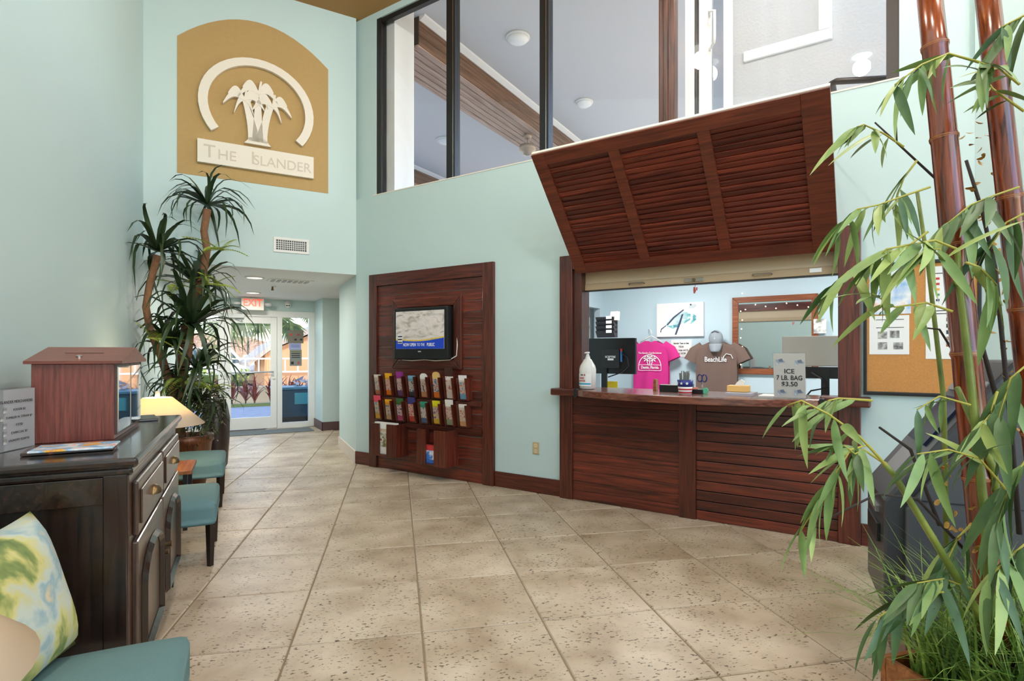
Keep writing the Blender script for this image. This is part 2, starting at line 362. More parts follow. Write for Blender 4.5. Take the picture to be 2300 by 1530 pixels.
# beyond the window: porch ceiling, beams, lamps
e_ = Vector((0.5115, 0.8593, 0)); FP = frame((0, 0), (e_.y, -e_.x))      # x to the right of the beam, y along it
ZC = 5.75
struct('ceiling_porch', B().box(-9.3, 0.0, 4.6, 14.0, ZC, ZC + 0.1), plain('porch_white', (204, 204, 204), 0.6), FP)
struct('floor_porch_bounce', bx(-7.0, 1.0, 6.4, 15.0, 2.95, 3.05), plain('bounce_deck', (222, 216, 206), 0.8), FP)  # unseen pale deck, added to bounce daylight up to the porch ceiling
def beam(x0, x1, label):
    t = Thing('porch_beam', label, 'beam', FP, ((x0 + x1) / 2, 5.6, ZC - 0.39))
    t.part('core', bx(x0 + 0.01, x1 - 0.01, 5.6, 14.0, ZC - 0.365, ZC), plain('beam_core', (52, 36, 28), 0.8))
    n = 6; wd = (x1 - x0) / n
    for k in range(n): t.part('plank', bx(x0 + k * wd + 0.007, x0 + (k + 1) * wd - 0.007, 5.6, 14.0, ZC - 0.39, ZC - 0.36), BEAML)
    for k in range(3): t.part('plank', bx(x1 - 0.012, x1 + 0.004, 5.6, 14.0, ZC - 0.375 + k * 0.125, ZC - 0.375 + k * 0.125 + 0.121), BEAMW)
    t.part('crown_moulding', B().prism([(x1 + 0.005, ZC), (x1 + 0.10, ZC), (x1 + 0.09, ZC - 0.02), (x1 + 0.02, ZC - 0.06), (x1 + 0.005, ZC - 0.06)], 5.6, 14.0), WHITE)
    return t
beam(-5.42, -4.74, 'wide wooden porch beam with plank underside seen through upper window')
beam(-9.35, -8.67, 'lower far wooden porch beam with blue sky under it')
struct('trim_2', bx(0.36, 0.50, 0.16, 0.5, SILL, 5.8), GREYW, FC)
def dome(px, py, r, label):
    Y = (ZC - CH) * F / (HY - py); p = wpt(px, py, Y)
    t = Thing('ceiling_dome_light', label, 'ceiling light', T(p.x, p.y, 0), (0, 0, ZC - 0.1), group='porch dome lights')
    t.part('rim', B().lathe([(r * 1.05, ZC), (r * 1.05, ZC - 0.025), (r * 0.95, ZC - 0.03)], seg=28), WHITE, smooth=True)
    t.part('diffuser', B().lathe([(r * 0.96, ZC - 0.025), (r * 0.85, ZC - 0.06), (r * 0.55, ZC - 0.09), (r * 0.1, ZC - 0.1)], seg=28), plain('opal', (240, 240, 238), 0.3), smooth=True)
dome(1163, 82, 0.16, 'white dome light on porch ceiling close to the upper window')
dome(1312, 228, 0.15, 'white dome light on porch ceiling right of the wide beam, further back')
dome(1000, 313, 0.17, 'white dome light on porch ceiling left of the wide beam')
pf = wpt(1185, 324, 10.2)
t = Thing('pendant_fixture', 'bronze bell-shaped fixture hanging from the porch beam', 'ceiling fixture', T(pf.x, pf.y, 0), (0, 0, pf.z))
FANM = plain('fan_bronze', (150, 134, 120), 0.4, metal=0.3)
t.part('canopy', B().lathe([(0.06, pf.z + 0.19), (0.085, pf.z + 0.14), (0.05, pf.z + 0.09), (0.015, pf.z + 0.08)], seg=16), FANM, smooth=True)
t.part('rod', B().tube([(0, 0, pf.z + 0.13), (0, 0, pf.z - 0.02)], 0.012), FANM)
t.part('motor', B().lathe([(0.03, pf.z), (0.15, pf.z - 0.03), (0.15, pf.z - 0.11), (0.08, pf.z - 0.15), (0.08, pf.z - 0.19), (0.02, pf.z - 0.21)], seg=20), FANM, smooth=True)
# stucco stair wall and white sliding door behind the right panes
STUC = plain('grey_stucco', (188, 188, 188), 0.8, noise=0.05, nscale=40, bump=0.5)
struct('wall_stair', B().box(4.2, 8.0, 1.15, 1.3, SILL - 0.2, 5.75), STUC, FC)
struct('trim_3', B().box(4.95, 5.06, 1.12, 1.16, 4.33, 5.75).box(4.3, 5.06, 1.12, 1.16, 4.23, 4.33), WHITE, FC, bevel=0.01)
dr = Thing('sliding_door', 'white framed sliding door beside worn wooden post behind upper window', 'door', FC, (4.1, 0.3, SILL))
dr.part('stile', bx(3.99, 4.06, 0.24, 0.32, SILL - 0.1, 5.6), WHITE)
dr.part('stile', bx(4.10, 4.20, 0.28, 0.36, SILL - 0.1, 5.6), WHITE)
dr.part('stile', bx(4.30, 4.36, 0.30, 0.38, SILL - 0.1, 5.6), WHITE)
dr.part('pane', bx(4.2, 4.30, 0.32, 0.33, SILL - 0.1, 5.6), glass_mat('tinted_glass', (0.8, 0.84, 0.88)))
dr.part('seal', bx(4.06, 4.085, 0.28, 0.34, SILL - 0.1, 5.6), BLACK)
dr.part('handle', B().tube([(4.19, 0.27, 4.29), (4.20, 0.22, 4.30), (4.25, 0.2, 4.28), (4.25, 0.2, 4.05), (4.24, 0.22, 4.02), (4.19, 0.27, 4.0)], 0.012), WHITE, smooth=True)
hr = wpt(1875, 186, 4.6)
hp = FCi @ hr
single('handrail', B().tube([(hp.x - 0.02, hp.y + 0.35, hp.z - 0.0), (hp.x - 0.02, hp.y, hp.z), (hp.x + 0.01, hp.y - 0.02, hp.z), (hp.x + 0.6, hp.y - 0.02, hp.z - 0.12)], 0.026, 12), BLACK, FC, (hp.x, hp.y, hp.z), 'black pipe handrail end on grey stucco stair wall', 'handrail', smooth=True)

# ------------------------------------------------------------------ office behind the counter
OD = 3.3
struct('wall_office_back', bx(1.6, 8.2, OD, OD + 0.1, 0, 2.75), BLUEW, FC)
struct('wall_office_left', B().box(1.75, 1.85, 0.14, 2.55, 0, 2.75).box(1.75, 1.85, 2.55, 3.15, 2.05, 2.75).box(1.75, 1.85, 3.15, OD, 0, 2.75), BLUEW, FC)
struct('wall_office_right', bx(7.6, 7.7, 0.14, OD, 0, 2.75), BLUEW, FC)
struct('ceiling_office', bx(0.3, 8.2, 0.14, OD + 0.1, 2.75, 2.85), WHITE, FC)
struct('floor_office', bx(0.5, 8.2, 0.14, OD + 0.1, -0.05, 0.003), plain('office_floor', (150, 140, 128), 0.7), FC)
struct('wall_store', bx(-0.2, -0.1, 0.5, 4.2, 0, 2.75), plain('store_cream', (216, 196, 170), 0.7), FC)
def area(name, loc, size, power, color=(1, 1, 1), rot=(0, 0, 0), sizey=None):
    d = bpy.data.lights.new(name, 'AREA'); d.energy = power; d.size = size; d.color = color
    if sizey: d.shape = 'RECTANGLE'; d.size_y = sizey
    else: d.shape = 'DISK'
    o = bpy.data.objects.new(name, d); C.objects.link(o); o.location = loc; o.rotation_euler = rot; return o
EMW = plain('lamp_white', (255, 250, 240), 0.4, emit=(255, 248, 235), estr=6)
for (u, v) in ((3.2, 1.7), (5.4, 1.7)):  # unseen panels with area lamps, added to light the office
    t = Thing('added_office_panel', 'added white square light panel, out of view, brightening the office', 'ceiling light', FC, (u, v, 2.75), 'added office light panels')
    t.part('frame', B().box(u - 0.32, u + 0.32, v - 0.32, v + 0.32, 2.725, 2.75), WHITE)
    t.part('diffuser', bx(u - 0.29, u + 0.29, v - 0.29, v + 0.29, 2.715, 2.726), EMW)
    p = FC @ Vector((u, v, 2.70)); area('added_office_light', p, 0.58, 64, (1, 0.98, 0.96), (0, 0, 0), 0.58)
# recessed lobby ceiling lights
for k, (x, y) in enumerate(((-8.6, -1.2), (-8.6, -4.0), (-6.5, -1.2), (-6.5, -4.2), (-4.2, -1.5), (-4.2, -4.0))):
    p = FL @ Vector((x, y, CEIL))
    t = Thing('recessed_light', 'round recessed light in the brown lobby ceiling', 'ceiling light', T(p.x, p.y, 0), (0, 0, CEIL), 'recessed lobby lights')
    t.part('trim_ring', B().lathe([(0.17, CEIL), (0.17, CEIL - 0.012), (0.13, CEIL - 0.016), (0.13, CEIL - 0.002)], seg=24, close=False), WHITE, smooth=True)
    t.part('lens', B().lathe([(0.13, CEIL - 0.006), (0.10, CEIL - 0.03), (0.02, CEIL - 0.045)], seg=24), EMW, smooth=True)
    d = bpy.data.lights.new('lobby_light', 'POINT'); d.energy = LIGHT_W; d.color = (1, 0.99, 0.98); d.shadow_soft_size = 0.11
    o = bpy.data.objects.new('lobby_light', d); C.objects.link(o); o.location = (p.x, p.y, CEIL - 0.17)

# ================================================================== COUNTER
ct = Thing('reception_counter', 'dark mahogany reception counter with slatted front and bowed top', 'counter', FC, (4.1, 0, 0))
for k in range(11):
    z = 0.002 + k * 0.0885
    ct.part('plank', bx(3.02, 4.02, -0.028, 0.02, z, z + 0.0865), MAHOG, bevel=0.003)
for k in range(12):
    z = 0.002 + k * 0.0812
    ct.part('plank', bx(4.16, 5.17, -0.030, 0.02, z, z + 0.074), MAHOG, bevel=0.003)
ct.part('backing', bx(4.16, 5.17, -0.008, 0.02, 0, 0.98), BLACK)
ct.part('post', bx(4.02, 4.16, -0.05, 0.02, 0, 0.985), MAHOGZ, bevel=0.004)
ct.part('post', bx(2.89, 3.025, -0.05, 0.14, 0, 2.284), MAHOGZ, bevel=0.006)
ct.part('post', bx(5.17, 5.31, -0.05, 0.14, 0, 2.284), MAHOGZ, bevel=0.006)
ct.part('jamb', bx(3.025, 3.11, -0.02, 0.14, 1.0, 2.17), MAHOGZ, bevel=0.004)
ct.part('header', bx(3.025, 5.17, -0.045, 0.14, 2.15, 2.284), MAHOG, bevel=0.004)
ct.part('ledge', bx(2.84, 3.12, -0.14, 0.02, 0.975, 1.04), MAHOG, bevel=0.012)
ct.part('ledge', bx(5.06, 5.37, -0.14, 0.02, 0.99, 1.06), MAHOG, bevel=0.012)
bow = [(3.11, 0.34), (3.11, -0.12)]
for k in range(0, 21):
    a = k / 20; bow.append((3.11 + 1.97 * a, -0.15 - 0.25 * math.sin(math.pi * a) ** 0.8))
bow += [(5.08, -0.12), (5.08, 0.34)]
ct.part('counter_top', B().prism(bow, 0.975, 1.035, 'z'), wood('counter_top_wood', (84, 44, 34), (140, 84, 66), 0.22, 'X', vary=0.02, coat=0.5), bevel=0.008)
for u in (3.10, 5.06): ct.part('end_cap', bx(u, u + 0.035, -0.175, -0.11, 0.965, 1.045), BLACK, bevel=0.006)
# roller shutter
BEIGE = plain('beige_metal', (196, 172, 142), 0.5)
rs = Thing('roller_shutter', 'raised beige roller shutter above the reception counter', 'shutter', FC, (4.1, 0.08, 1.95))
rs.part('curtain', bx(3.11, 5.17, 0.06, 0.10, 2.0, 2.2), BEIGE)
rs.part('bottom_bar', B().box(3.11, 5.17, 0.045, 0.11, 1.955, 2.015), plain('beige_bar', (176, 150, 118), 0.5), bevel=0.004)
rs.part('seal', bx(3.11, 5.17, 0.05, 0.10, 1.945, 1.955), BLACK)
for u in (3.62, 4.65): rs.part('handle', B().tube([(u - 0.07, 0.045, 1.985), (u - 0.065, 0.02, 1.99), (u + 0.065, 0.02, 1.99), (u + 0.07, 0.045, 1.985)], 0.006), plain('nickel', (150, 140, 128), 0.35, metal=0.6))
lk = rs.part('lock_plate', bx(4.04, 4.20, 0.038, 0.047, 1.965, 2.0), plain('nickel', (150, 140, 128)), bevel=0.003)
rs.part('lock_cylinder', B().tube([(4.12, 0.03, 1.983), (4.12, 0.045, 1.983)], 0.014, 14), BRASS, lk)
rs.part('sticker', bx(4.98, 5.06, 0.040, 0.046, 1.975, 2.005), PAPER)
# propped-up louvred flap: hinge at the header, free edge up and out
ANG = math.atan2(0.80, 0.85); FH = 1.17
Mf = FC @ T(0, -0.05, 2.13) @ Matrix.Rotation(ANG, 4, 'X')
fp = Thing('louvred_flap', 'mahogany louvred serving flap propped open above the counter', 'shutter', Mf, (4.13, 0, 0))
U0, U1 = 3.085, 5.175
for a, b_ in ((U0, U0 + 0.11), (U1 - 0.16, U1)): fp.part('stile', bx(a, b_, -0.045, 0, 0, FH), FLAPW, bevel=0.003)
for a, b_ in ((3.72, 3.805), (4.375, 4.46)): fp.part('mullion', bx(a, b_, -0.044, 0, 0.10, FH - 0.10), FLAPW, bevel=0.003)
fp.part('rail', bx(U0 + 0.11, U1 - 0.16, -0.045, 0, 0, 0.10), FLAPW, bevel=0.003)
fp.part('rail', bx(U0 + 0.11, U1 - 0.16, -0.045, 0, FH - 0.10, FH), FLAPW, bevel=0.003)
fp.part('top_edge_strip', bx(U0, U1, -0.03, 0.005, FH, FH + 0.008), PLASTER)
fp.part('backing', bx(U0 + 0.05, U1 - 0.05, 0.0, 0.012, 0.02, FH - 0.02), plain('flap_gap_shade', (20, 9, 7), 0.8))  # near-black sheet: shade of the louvre gaps put into its colour
nl = 22
for (a, b_) in ((U0 + 0.11, 3.72), (3.805, 4.375), (4.46, U1 - 0.16)):
    for k in range(nl):
        z = 0.10 + (FH - 0.20) * (k + 0.5) / nl
        b = bx(a, b_, -0.004, 0.004, -0.0215, 0.0215)
        bmesh.ops.rotate(b.bm, verts=b.bm.verts, cent=(0, 0, 0), matrix=Matrix.Rotation(math.radians(16), 3, 'X')); b.shift((0, -0.026, z))
        fp.part('louvre', b, LOUV)
fp.part('stay', B().tube([(U1 - 0.05, 0.01, 0.9), (U1 - 0.05, 0.50, 0.45)], 0.01), BLACK)
fp.part('stay', B().tube([(U0 + 0.05, 0.01, 0.9), (U0 + 0.05, 0.50, 0.45)], 0.01), BLACK)

# ================================================================== BROCHURE PANEL
bp_ = Thing('brochure_display', 'tall mahogany wall panel with television niche and brochure shelves', 'wall panel', FC, (1.19, 0, 0))
a0, a1 = 0.271, 2.113; i0, i1 = 0.40, 1.975
for x0, x1 in ((a0, i0), (i1, a1)): bp_.part('frame_board', bx(x0, x1, -0.04, 0, 0, 2.31), MAHOGZ, bevel=0.004)
bp_.part('frame_board', bx(i0, i1, -0.04, 0, 2.17, 2.31), MAHOG, bevel=0.004)
n = 18; hh = 2.17 / n; tx0, tx1, tz0, tz1 = 0.67, 1.70, 1.19, 1.99
for k in range(n):
    z0, z1 = k * hh + 0.002, (k + 1) * hh - 0.003
    if z1 > tz0 + 0.03 and z0 < tz1 - 0.03:
        bp_.part('slat', bx(i0, tx0 + 0.02, -0.016, 0, z0, z1), MAHOG, bevel=0.003); bp_.part('slat', bx(tx1 - 0.02, i1, -0.016, 0, z0, z1), MAHOG, bevel=0.003)
        if z1 > tz1: bp_.part('slat', bx(tx0 + 0.02, tx1 - 0.02, -0.016, 0, tz1 - 0.02, z1), MAHOG, bevel=0.003)
        if z0 < tz0: bp_.part('slat', bx(tx0 + 0.02, tx1 - 0.02, -0.016, 0, z0, tz0 + 0.02), MAHOG, bevel=0.003)
    else: bp_.part('slat', bx(i0, i1, -0.016, 0, z0, z1), MAHOG, bevel=0.003)
# niche moulding, mitred
def mitre(x0, x1, z0, z1, wd, side):
    if side == 'l': p = [(x0, z0), (x0 + wd, z0 + wd), (x0 + wd, z1 - wd), (x0, z1)]
    if side == 'r': p = [(x1, z0), (x1, z1), (x1 - wd, z1 - wd), (x1 - wd, z0 + wd)]
    if side == 't': p = [(x0, z1), (x0 + wd, z1 - wd), (x1 - wd, z1 - wd), (x1, z1)]
    if side == 'b': p = [(x0, z0), (x1, z0), (x1 - wd, z0 + wd), (x0 + wd, z0 + wd)]
    return p
for s_ in 'lrtb': bp_.part('moulding', B().prism(mitre(tx0, tx1, tz0, tz1, 0.105, s_), -0.05, 0.0), MAHOGZ if s_ in 'lr' else MAHOG, bevel=0.01)
bp_.part('niche', B().box(tx0 + 0.1, tx1 - 0.1, -0.012, -0.006, tz0 + 0.1, tz1 - 0.1), plain('niche_dark', (20, 12, 10), 0.8))
for z in (0.86, 0.575): bp_.part('shelf_rail', bx(i0, i1, -0.06, 0, z - 0.05, z), MAHOG, bevel=0.004)
# television
tv = Thing('television', 'flat black television showing a news banner in the mahogany panel', 'television', FC, (1.19, -0.09, 1.28))
tv.part('case', bx(0.79, 1.59, -0.14, -0.07, 1.30, 1.875), BLACKP, bevel=0.012)
tv.part('mount', bx(1.1, 1.3, -0.07, -0.012, 1.5, 1.7), BLACK)
scr = tv.part('screen', bx(0.83, 1.545, -0.143, -0.139, 1.415, 1.835), ramp_mat('screen_picture', [(0.35, (178, 168, 160)), (0.5, (224, 216, 210)), (0.62, (236, 226, 222)), (0.7, (176, 160, 156))], 3.5, 0.25, dist=2.0, vec=(1, 1, 2.5)))
m, nt, b = new_mat('screen_glow'); MATS['screen_picture'].node_tree.nodes['Principled BSDF'].inputs['Emission Strength'].default_value = 0.0
BLUEB = plain('banner_blue', (24, 62, 176), 0.3, emit=(24, 62, 176), estr=0.25)
sw = [(0.832, 1.417), (1.543, 1.417), (1.543, 1.535)]
for k in range(1, 10): sw.append((1.543 - 0.711 * k / 10, 1.535 - 0.028 * math.sin(k / 10 * 3.1416) - 0.018 * k / 10))
sw.append((0.832, 1.51))
bn = tv.part('banner', B().prism(sw, -0.146, -0.143), BLUEB)
tv.part('banner_stripe', B().prism([(x, z + 0.004) for x, z in sw[2:]] + [(x, z + 0.016) for x, z in sw[2:]][::-1], -0.145, -0.143), plain('banner_gold', (232, 196, 60), 0.4), bn)
text('NOW OPEN', 0.050, WHITEINK, T(1.045 - 1.19, -0.148 + 0.09, 1.46 - 1.28), tv.o, 'banner_lettering', bold=0.0008, sx=0.70)
text('TO THE', 0.047, WHITEINK, T(1.215 - 1.19, -0.148 + 0.09, 1.46 - 1.28), tv.o, 'banner_lettering', sx=0.68)
text('PUBLIC', 0.050, WHITEINK, T(1.36 - 1.19, -0.148 + 0.09, 1.46 - 1.28), tv.o, 'banner_lettering', bold=0.0008, sx=0.70)
lg = tv.part('channel_logo', bx(0.865, 0.935, -0.1475, -0.146, 1.475, 1.575), WHITEINK)
for k in range(3): tv.part('logo_bar', bx(0.868, 0.932, -0.1485, -0.1475, 1.482 + 0.033 * k, 1.496 + 0.033 * k), INK, lg)
text('VIZIO', 0.018, WHITEINK, T(0, -0.052, 0.105), tv.o, 'maker_mark')
single('television_cable', B().tube([(1.66, -0.03, 1.75), (1.64, -0.04, 1.6), (1.65, -0.05, 1.45), (1.64, -0.05, 1.34), (1.55, -0.06, 1.295), (1.35, -0.065, 1.285), (1.2, -0.06, 1.295), (1.0, -0.06, 1.284), (0.85, -0.06, 1.29)], 0.006, 6), PAPER, FC, (1.2, -0.05, 1.28), 'white cable dangling behind the television', 'cable', smooth=True)
# brochure pockets with brochures
ACR = glass_mat('smoked_acrylic', (0.94, 0.90, 0.88))
palettes = [((226, 222, 206), (90, 150, 190), (200, 140, 110)), ((240, 180, 30), (230, 60, 30), (250, 140, 30)), ((150, 50, 140), (220, 160, 170), (110, 80, 130)), ((120, 180, 210), (40, 110, 170), (60, 70, 80)),
            ((236, 232, 226), (60, 70, 110), (200, 150, 110)), ((230, 190, 120), (50, 120, 180), (230, 130, 50)), ((70, 40, 36), (190, 80, 60), (230, 220, 214)), ((244, 242, 240), (210, 90, 40), (120, 180, 220)),
            ((226, 80, 100), (90, 180, 190), (240, 190, 60)), ((246, 180, 40), (120, 130, 150), (210, 170, 120)), ((60, 110, 60), (40, 60, 140), (190, 50, 120)), ((60, 60, 120), (226, 90, 70), (200, 60, 50)),
            ((50, 160, 130), (200, 220, 220), (60, 110, 160)), ((220, 210, 40), (140, 70, 130), (230, 200, 40)), ((232, 228, 220), (190, 110, 90), (150, 170, 140)), ((236, 230, 222), (200, 110, 60), (220, 170, 120))]
what = ['cream and blue', 'yellow and red', 'purple and pink', 'light blue', 'black and white round-topped', 'blue and orange round-topped', 'tall dark red', 'white headed food',
        'pink and turquoise', 'orange and yellow', 'green headed blue', 'navy headed red', 'green and white', 'yellow and purple', 'cream floral', 'cream pizza-picture']
for row in range(2):
    zb = 0.87 if row == 0 else 0.585
    for k in range(8):
        u = 0.425 + k * 0.183; q = row * 8 + k
        pk = Thing('brochure_pocket', 'smoked plastic brochure pocket number-less in the %s row holding %s brochures' % ('upper' if row == 0 else 'lower', what[q]), 'holder', FC, (u + 0.07, -0.08, zb))
        pk.o['label'] = 'smoked brochure pocket with dark side holding the %s leaflets' % what[q]
        pk.part('side', B().prism([(-0.016, zb), (-0.095, zb), (-0.135, zb + 0.235), (-0.016, zb + 0.235)], u + 0.105, u + 0.118, 'x'), MAHOGZ)
        pk.part('side', B().prism([(-0.016, zb), (-0.095, zb), (-0.135, zb + 0.235), (-0.016, zb + 0.235)], u - 0.008, u, 'x'), MAHOGZ)
        pk.part('front', B().prism([(-0.090, zb), (-0.094, zb), (-0.132, zb + 0.215), (-0.128, zb + 0.215)], u, u + 0.105, 'x'), ACR)
        pk.part('base', bx(u, u + 0.105, -0.09, -0.016, zb, zb + 0.008), MAHOG)
        c = palettes[q]; hgt = 0.265 + (0.075 if q == 6 else 0.02 * ((q * 7) % 3 - 1)); wd = 0.092
        pm = print_mat('leaflet_print', [(0.0, c[2]), (0.22, c[1]), (0.45, c[0]), (0.55, c[1]), (0.72, c[0])], [c[1], (236, 230, 222), c[2]], q, 34)
        b = B()
        top = [(u + 0.006, zb + 0.012), (u + 0.006 + wd, zb + 0.012), (u + 0.006 + wd, zb + hgt), (u + 0.006, zb + hgt)]
        if q in (4, 5):
            top = top[:2] + [(u + 0.006 + wd / 2 + wd / 2 * math.cos(a), zb + hgt - 0.03 + 0.04 * math.sin(a)) for a in [math.pi * j / 10 for j in range(11)]]
        b.prism(top, -0.012, 0.012)
        for v in b.bm.verts: v.co.y = -0.062 + v.co.y - 0.14 * (v.co.z - zb)
        single('leaflet', b, pm, FC, (u + 0.05, -0.062, zb + 0.012), '%s leaflet in the %s brochure row of the wall panel' % (what[q], 'upper' if row == 0 else 'lower'), 'leaflet', 'leaflets in the wall panel')
for (u, wd, lab, magc) in ((0.50, 0.40, 'large wooden magazine box holding a magazine with a figure on its cover', 0), (1.21, 0.43, 'large wooden magazine box holding a blue and white magazine', 1)):
    t = Thing('magazine_box', lab, 'holder', FC, (u + wd / 2, -0.12, 0.19))
    zt = 0.56 if magc == 0 else 0.545; zb = 0.19 if magc == 0 else 0.16
    t.part('side', bx(u, u + 0.02, -0.21, -0.016, zb, zt), MAHOGZ, bevel=0.003); t.part('side', bx(u + wd - 0.02, u + wd, -0.21, -0.016, zb, zt), MAHOGZ, bevel=0.003)
    t.part('base', bx(u + 0.02, u + wd - 0.02, -0.21, -0.016, zb, zb + 0.02), MAHOG)
    t.part('front_board', bx(u + 0.02, u + 0.13, -0.215, -0.195, zb, zt), MAHOGZ, bevel=0.003); t.part('front_board', bx(u + 0.25, u + wd - 0.02, -0.215, -0.195, zb, zt), MAHOGZ, bevel=0.003)
    mh = zt + 0.012 if magc == 0 else zt - 0.17
    single('magazine', bx(u + 0.03, u + wd - 0.03, -0.185, -0.14, zb + 0.022, mh), print_mat('magazine_print', [(0, (230, 226, 220)), (0.5, (214, 190, 160)), (0.8, (240, 238, 232))] if magc == 0 else [(0, (60, 110, 190)), (0.4, (230, 236, 240)), (0.7, (200, 60, 60))], [(150, 90, 60), (236, 226, 216), (120, 120, 70)] if magc == 0 else [(70, 130, 210), (240, 240, 240), (210, 80, 90)], 30 + magc, 14),
           FC, (u + wd / 2, -0.16, zb + 0.022), 'magazine with a figure on a white cover in the left wooden box' if magc == 0 else 'short blue, white and red magazine in a wooden box', 'magazine')
# outlet
t = Thing('power_outlet', 'beige duplex power outlet low on the mint wall beside the counter', 'outlet', FC, (2.602, 0, 0.434))
t.part('cover_plate', bx(2.565, 2.639, -0.007, 0, 0.375, 0.493), plain('outlet_beige', (190, 170, 130), 0.4), bevel=0.003)
for z in (0.407, 0.461):
    s1 = t.part('socket', B().prism([(2.602 + 0.02 * math.cos(a), z + 0.018 * math.sin(a)) for a in [2 * math.pi * k / 14 for k in range(14)]], -0.010, -0.006), plain('socket_cream', (222, 206, 172), 0.4))
    for dx in (-0.008, 0.008): t.part('slot', bx(2.602 + dx - 0.0015, 2.602 + dx + 0.0015, -0.0108, -0.0098, z - 0.006, z + 0.007), INK, s1)
# corkboard
cb = Thing('corkboard', 'black framed cork notice board beside the reception counter', 'notice board', FC, (5.64, 0, 1.07))
cb.part('cork', bx(5.345, 5.95, -0.014, 0, 1.10, 1.975), plain('cork', (192, 136, 76), 0.9, noise=0.25, nscale=120))
for q in ((5.325, 5.345, 1.075, 1.995), (5.95, 5.97, 1.075, 1.995)): cb.part('frame_rail', bx(q[0], q[1], -0.026, 0, q[2], q[3]), BLACK, bevel=0.003)
for z in (1.075, 1.975): cb.part('frame_rail', bx(5.345, 5.95, -0.026, 0, z, z + 0.022), BLACK, bevel=0.003)
pics = ramp_mat('photo_print', [(0.3, (60, 60, 62)), (0.5, (150, 150, 150)), (0.7, (225, 222, 216))], 30, 0.5)
no1 = Thing('notice', 'white notice with four small photographs pinned on the corkboard', 'notice', FC, (5.47, -0.016, 1.36))
no1.part('sheet', bx(5.36, 5.59, -0.017, -0.0145, 1.36, 1.63), PAPER)
for (x, z) in ((5.41, 1.47), (5.48, 1.475), (5.41, 1.395), (5.50, 1.395)): no1.part('photograph', bx(x, x + 0.055, -0.018, -0.017, z, z + 0.05), pics)
for z in (1.60, 1.545): no1.part('printed_line', bx(5.40, 5.56, -0.018, -0.017, z, z + 0.004), INK)
po = Thing('poster', 'blue and white beach poster pinned at the top of the corkboard', 'poster', FC, (5.47, -0.016, 1.66))
po.part('sheet', bx(5.36, 5.60, -0.017, -0.0145, 1.64, 1.96), ramp_mat('beach_print', [(0.3, (226, 120, 70)), (0.45, (240, 240, 240)), (0.6, (150, 190, 230)), (0.75, (70, 120, 190))], 7, 0.5))
n2 = Thing('notice', 'long white notice with coloured marks and small pictures on the corkboard', 'notice', FC, (5.79, -0.016, 1.36))
n2.part('sheet', bx(5.68, 5.93, -0.017, -0.0145, 1.33, 1.95), PAPER)
for k, c in enumerate(((200, 50, 50), (190, 60, 60), (230, 170, 60), (80, 150, 110), (70, 70, 130))): n2.part('mark', bx(5.735, 5.755, -0.018, -0.017, 1.86 - 0.036 * k, 1.875 - 0.036 * k), plain('mark_%d_colour' % k, c, 0.6))
for k, c in enumerate(((120, 110, 110), (70, 50, 44), (50, 66, 84), (160, 140, 120), (150, 90, 50))): n2.part('picture', bx(5.79, 5.83, -0.018, -0.017, 1.58 - 0.042 * k, 1.605 - 0.042 * k), plain('picture_%d_colour' % k, c, 0.6))
for z in (1.90, 1.65, 1.63): n2.part('printed_line', bx(5.72, 5.88, -0.018, -0.017, z, z + 0.005), INK)

# ================================================================== SIGN ON BACK WALL
sg = Thing('palm_sign', 'cream plaster palm tree emblem with name plaque on tan arch', 'sign', FB, (-1.11, 0, 3.44))
ring = []; cxs, czs = -1.113, 4.145; R1, R2 = 0.60, 0.505
for k in range(33):
    a = math.radians(-38 + 256 * k / 32); ring.append((cxs + R1 * math.cos(a), czs + R1 * 0.93 * math.sin(a)))
for k in range(32, -1, -1):
    a = math.radians(-38 + 256 * k / 32); ring.append((cxs + R2 * math.cos(a), czs + R2 * 0.93 * math.sin(a)))
b = B(); n_ = 33
A = [b.bm.verts.new((p[0], -0.05, p[1])) for p in ring]; Bq = [b.bm.verts.new((p[0], -0.004, p[1])) for p in ring]; N2 = len(ring)
for k in range(32):
    b.bm.faces.new((A[k], A[k + 1], A[N2 - 2 - k], A[N2 - 1 - k])); b.bm.faces.new((Bq[k], Bq[k + 1], Bq[N2 - 2 - k], Bq[N2 - 1 - k]))
for k in range(N2): b.bm.faces.new((A[k], A[(k + 1) % N2], Bq[(k + 1) % N2], Bq[k]))
sg.part('ring', b, PLASTER, bevel=0.004)
pl = sg.part('plaque', bx(-1.717, -0.513, -0.05, -0.004, 3.44, 3.695), PLASTER, bevel=0.004)
EMB = plain('engraved', (206, 194, 178), 0.7)
text('T', 0.20, EMB, T(-1.60 + 1.11, -0.0505, 0.125), sg.o, 'engraved_lettering', extrude=0.002)
text('HE', 0.155, EMB, T(-1.43 + 1.11, -0.0505, 0.108), sg.o, 'engraved_lettering', extrude=0.002)
text('I', 0.20, EMB, T(-1.17 + 1.11, -0.0505, 0.125), sg.o, 'engraved_lettering', extrude=0.002)
text('SLANDER', 0.155, EMB, T(-0.855 + 1.11, -0.0505, 0.108), sg.o, 'engraved_lettering', extrude=0.002, sx=0.95)
def blob(pts): return pts
def trunk(pts, w0, w1):
    L_, R_ = [], []
    for k, (x, z) in enumerate(pts):
        wd = w0 + (w1 - w0) * k / (len(pts) - 1); L_.append((x - wd, z)); R_.append((x + wd, z))
    return L_ + R_[::-1]
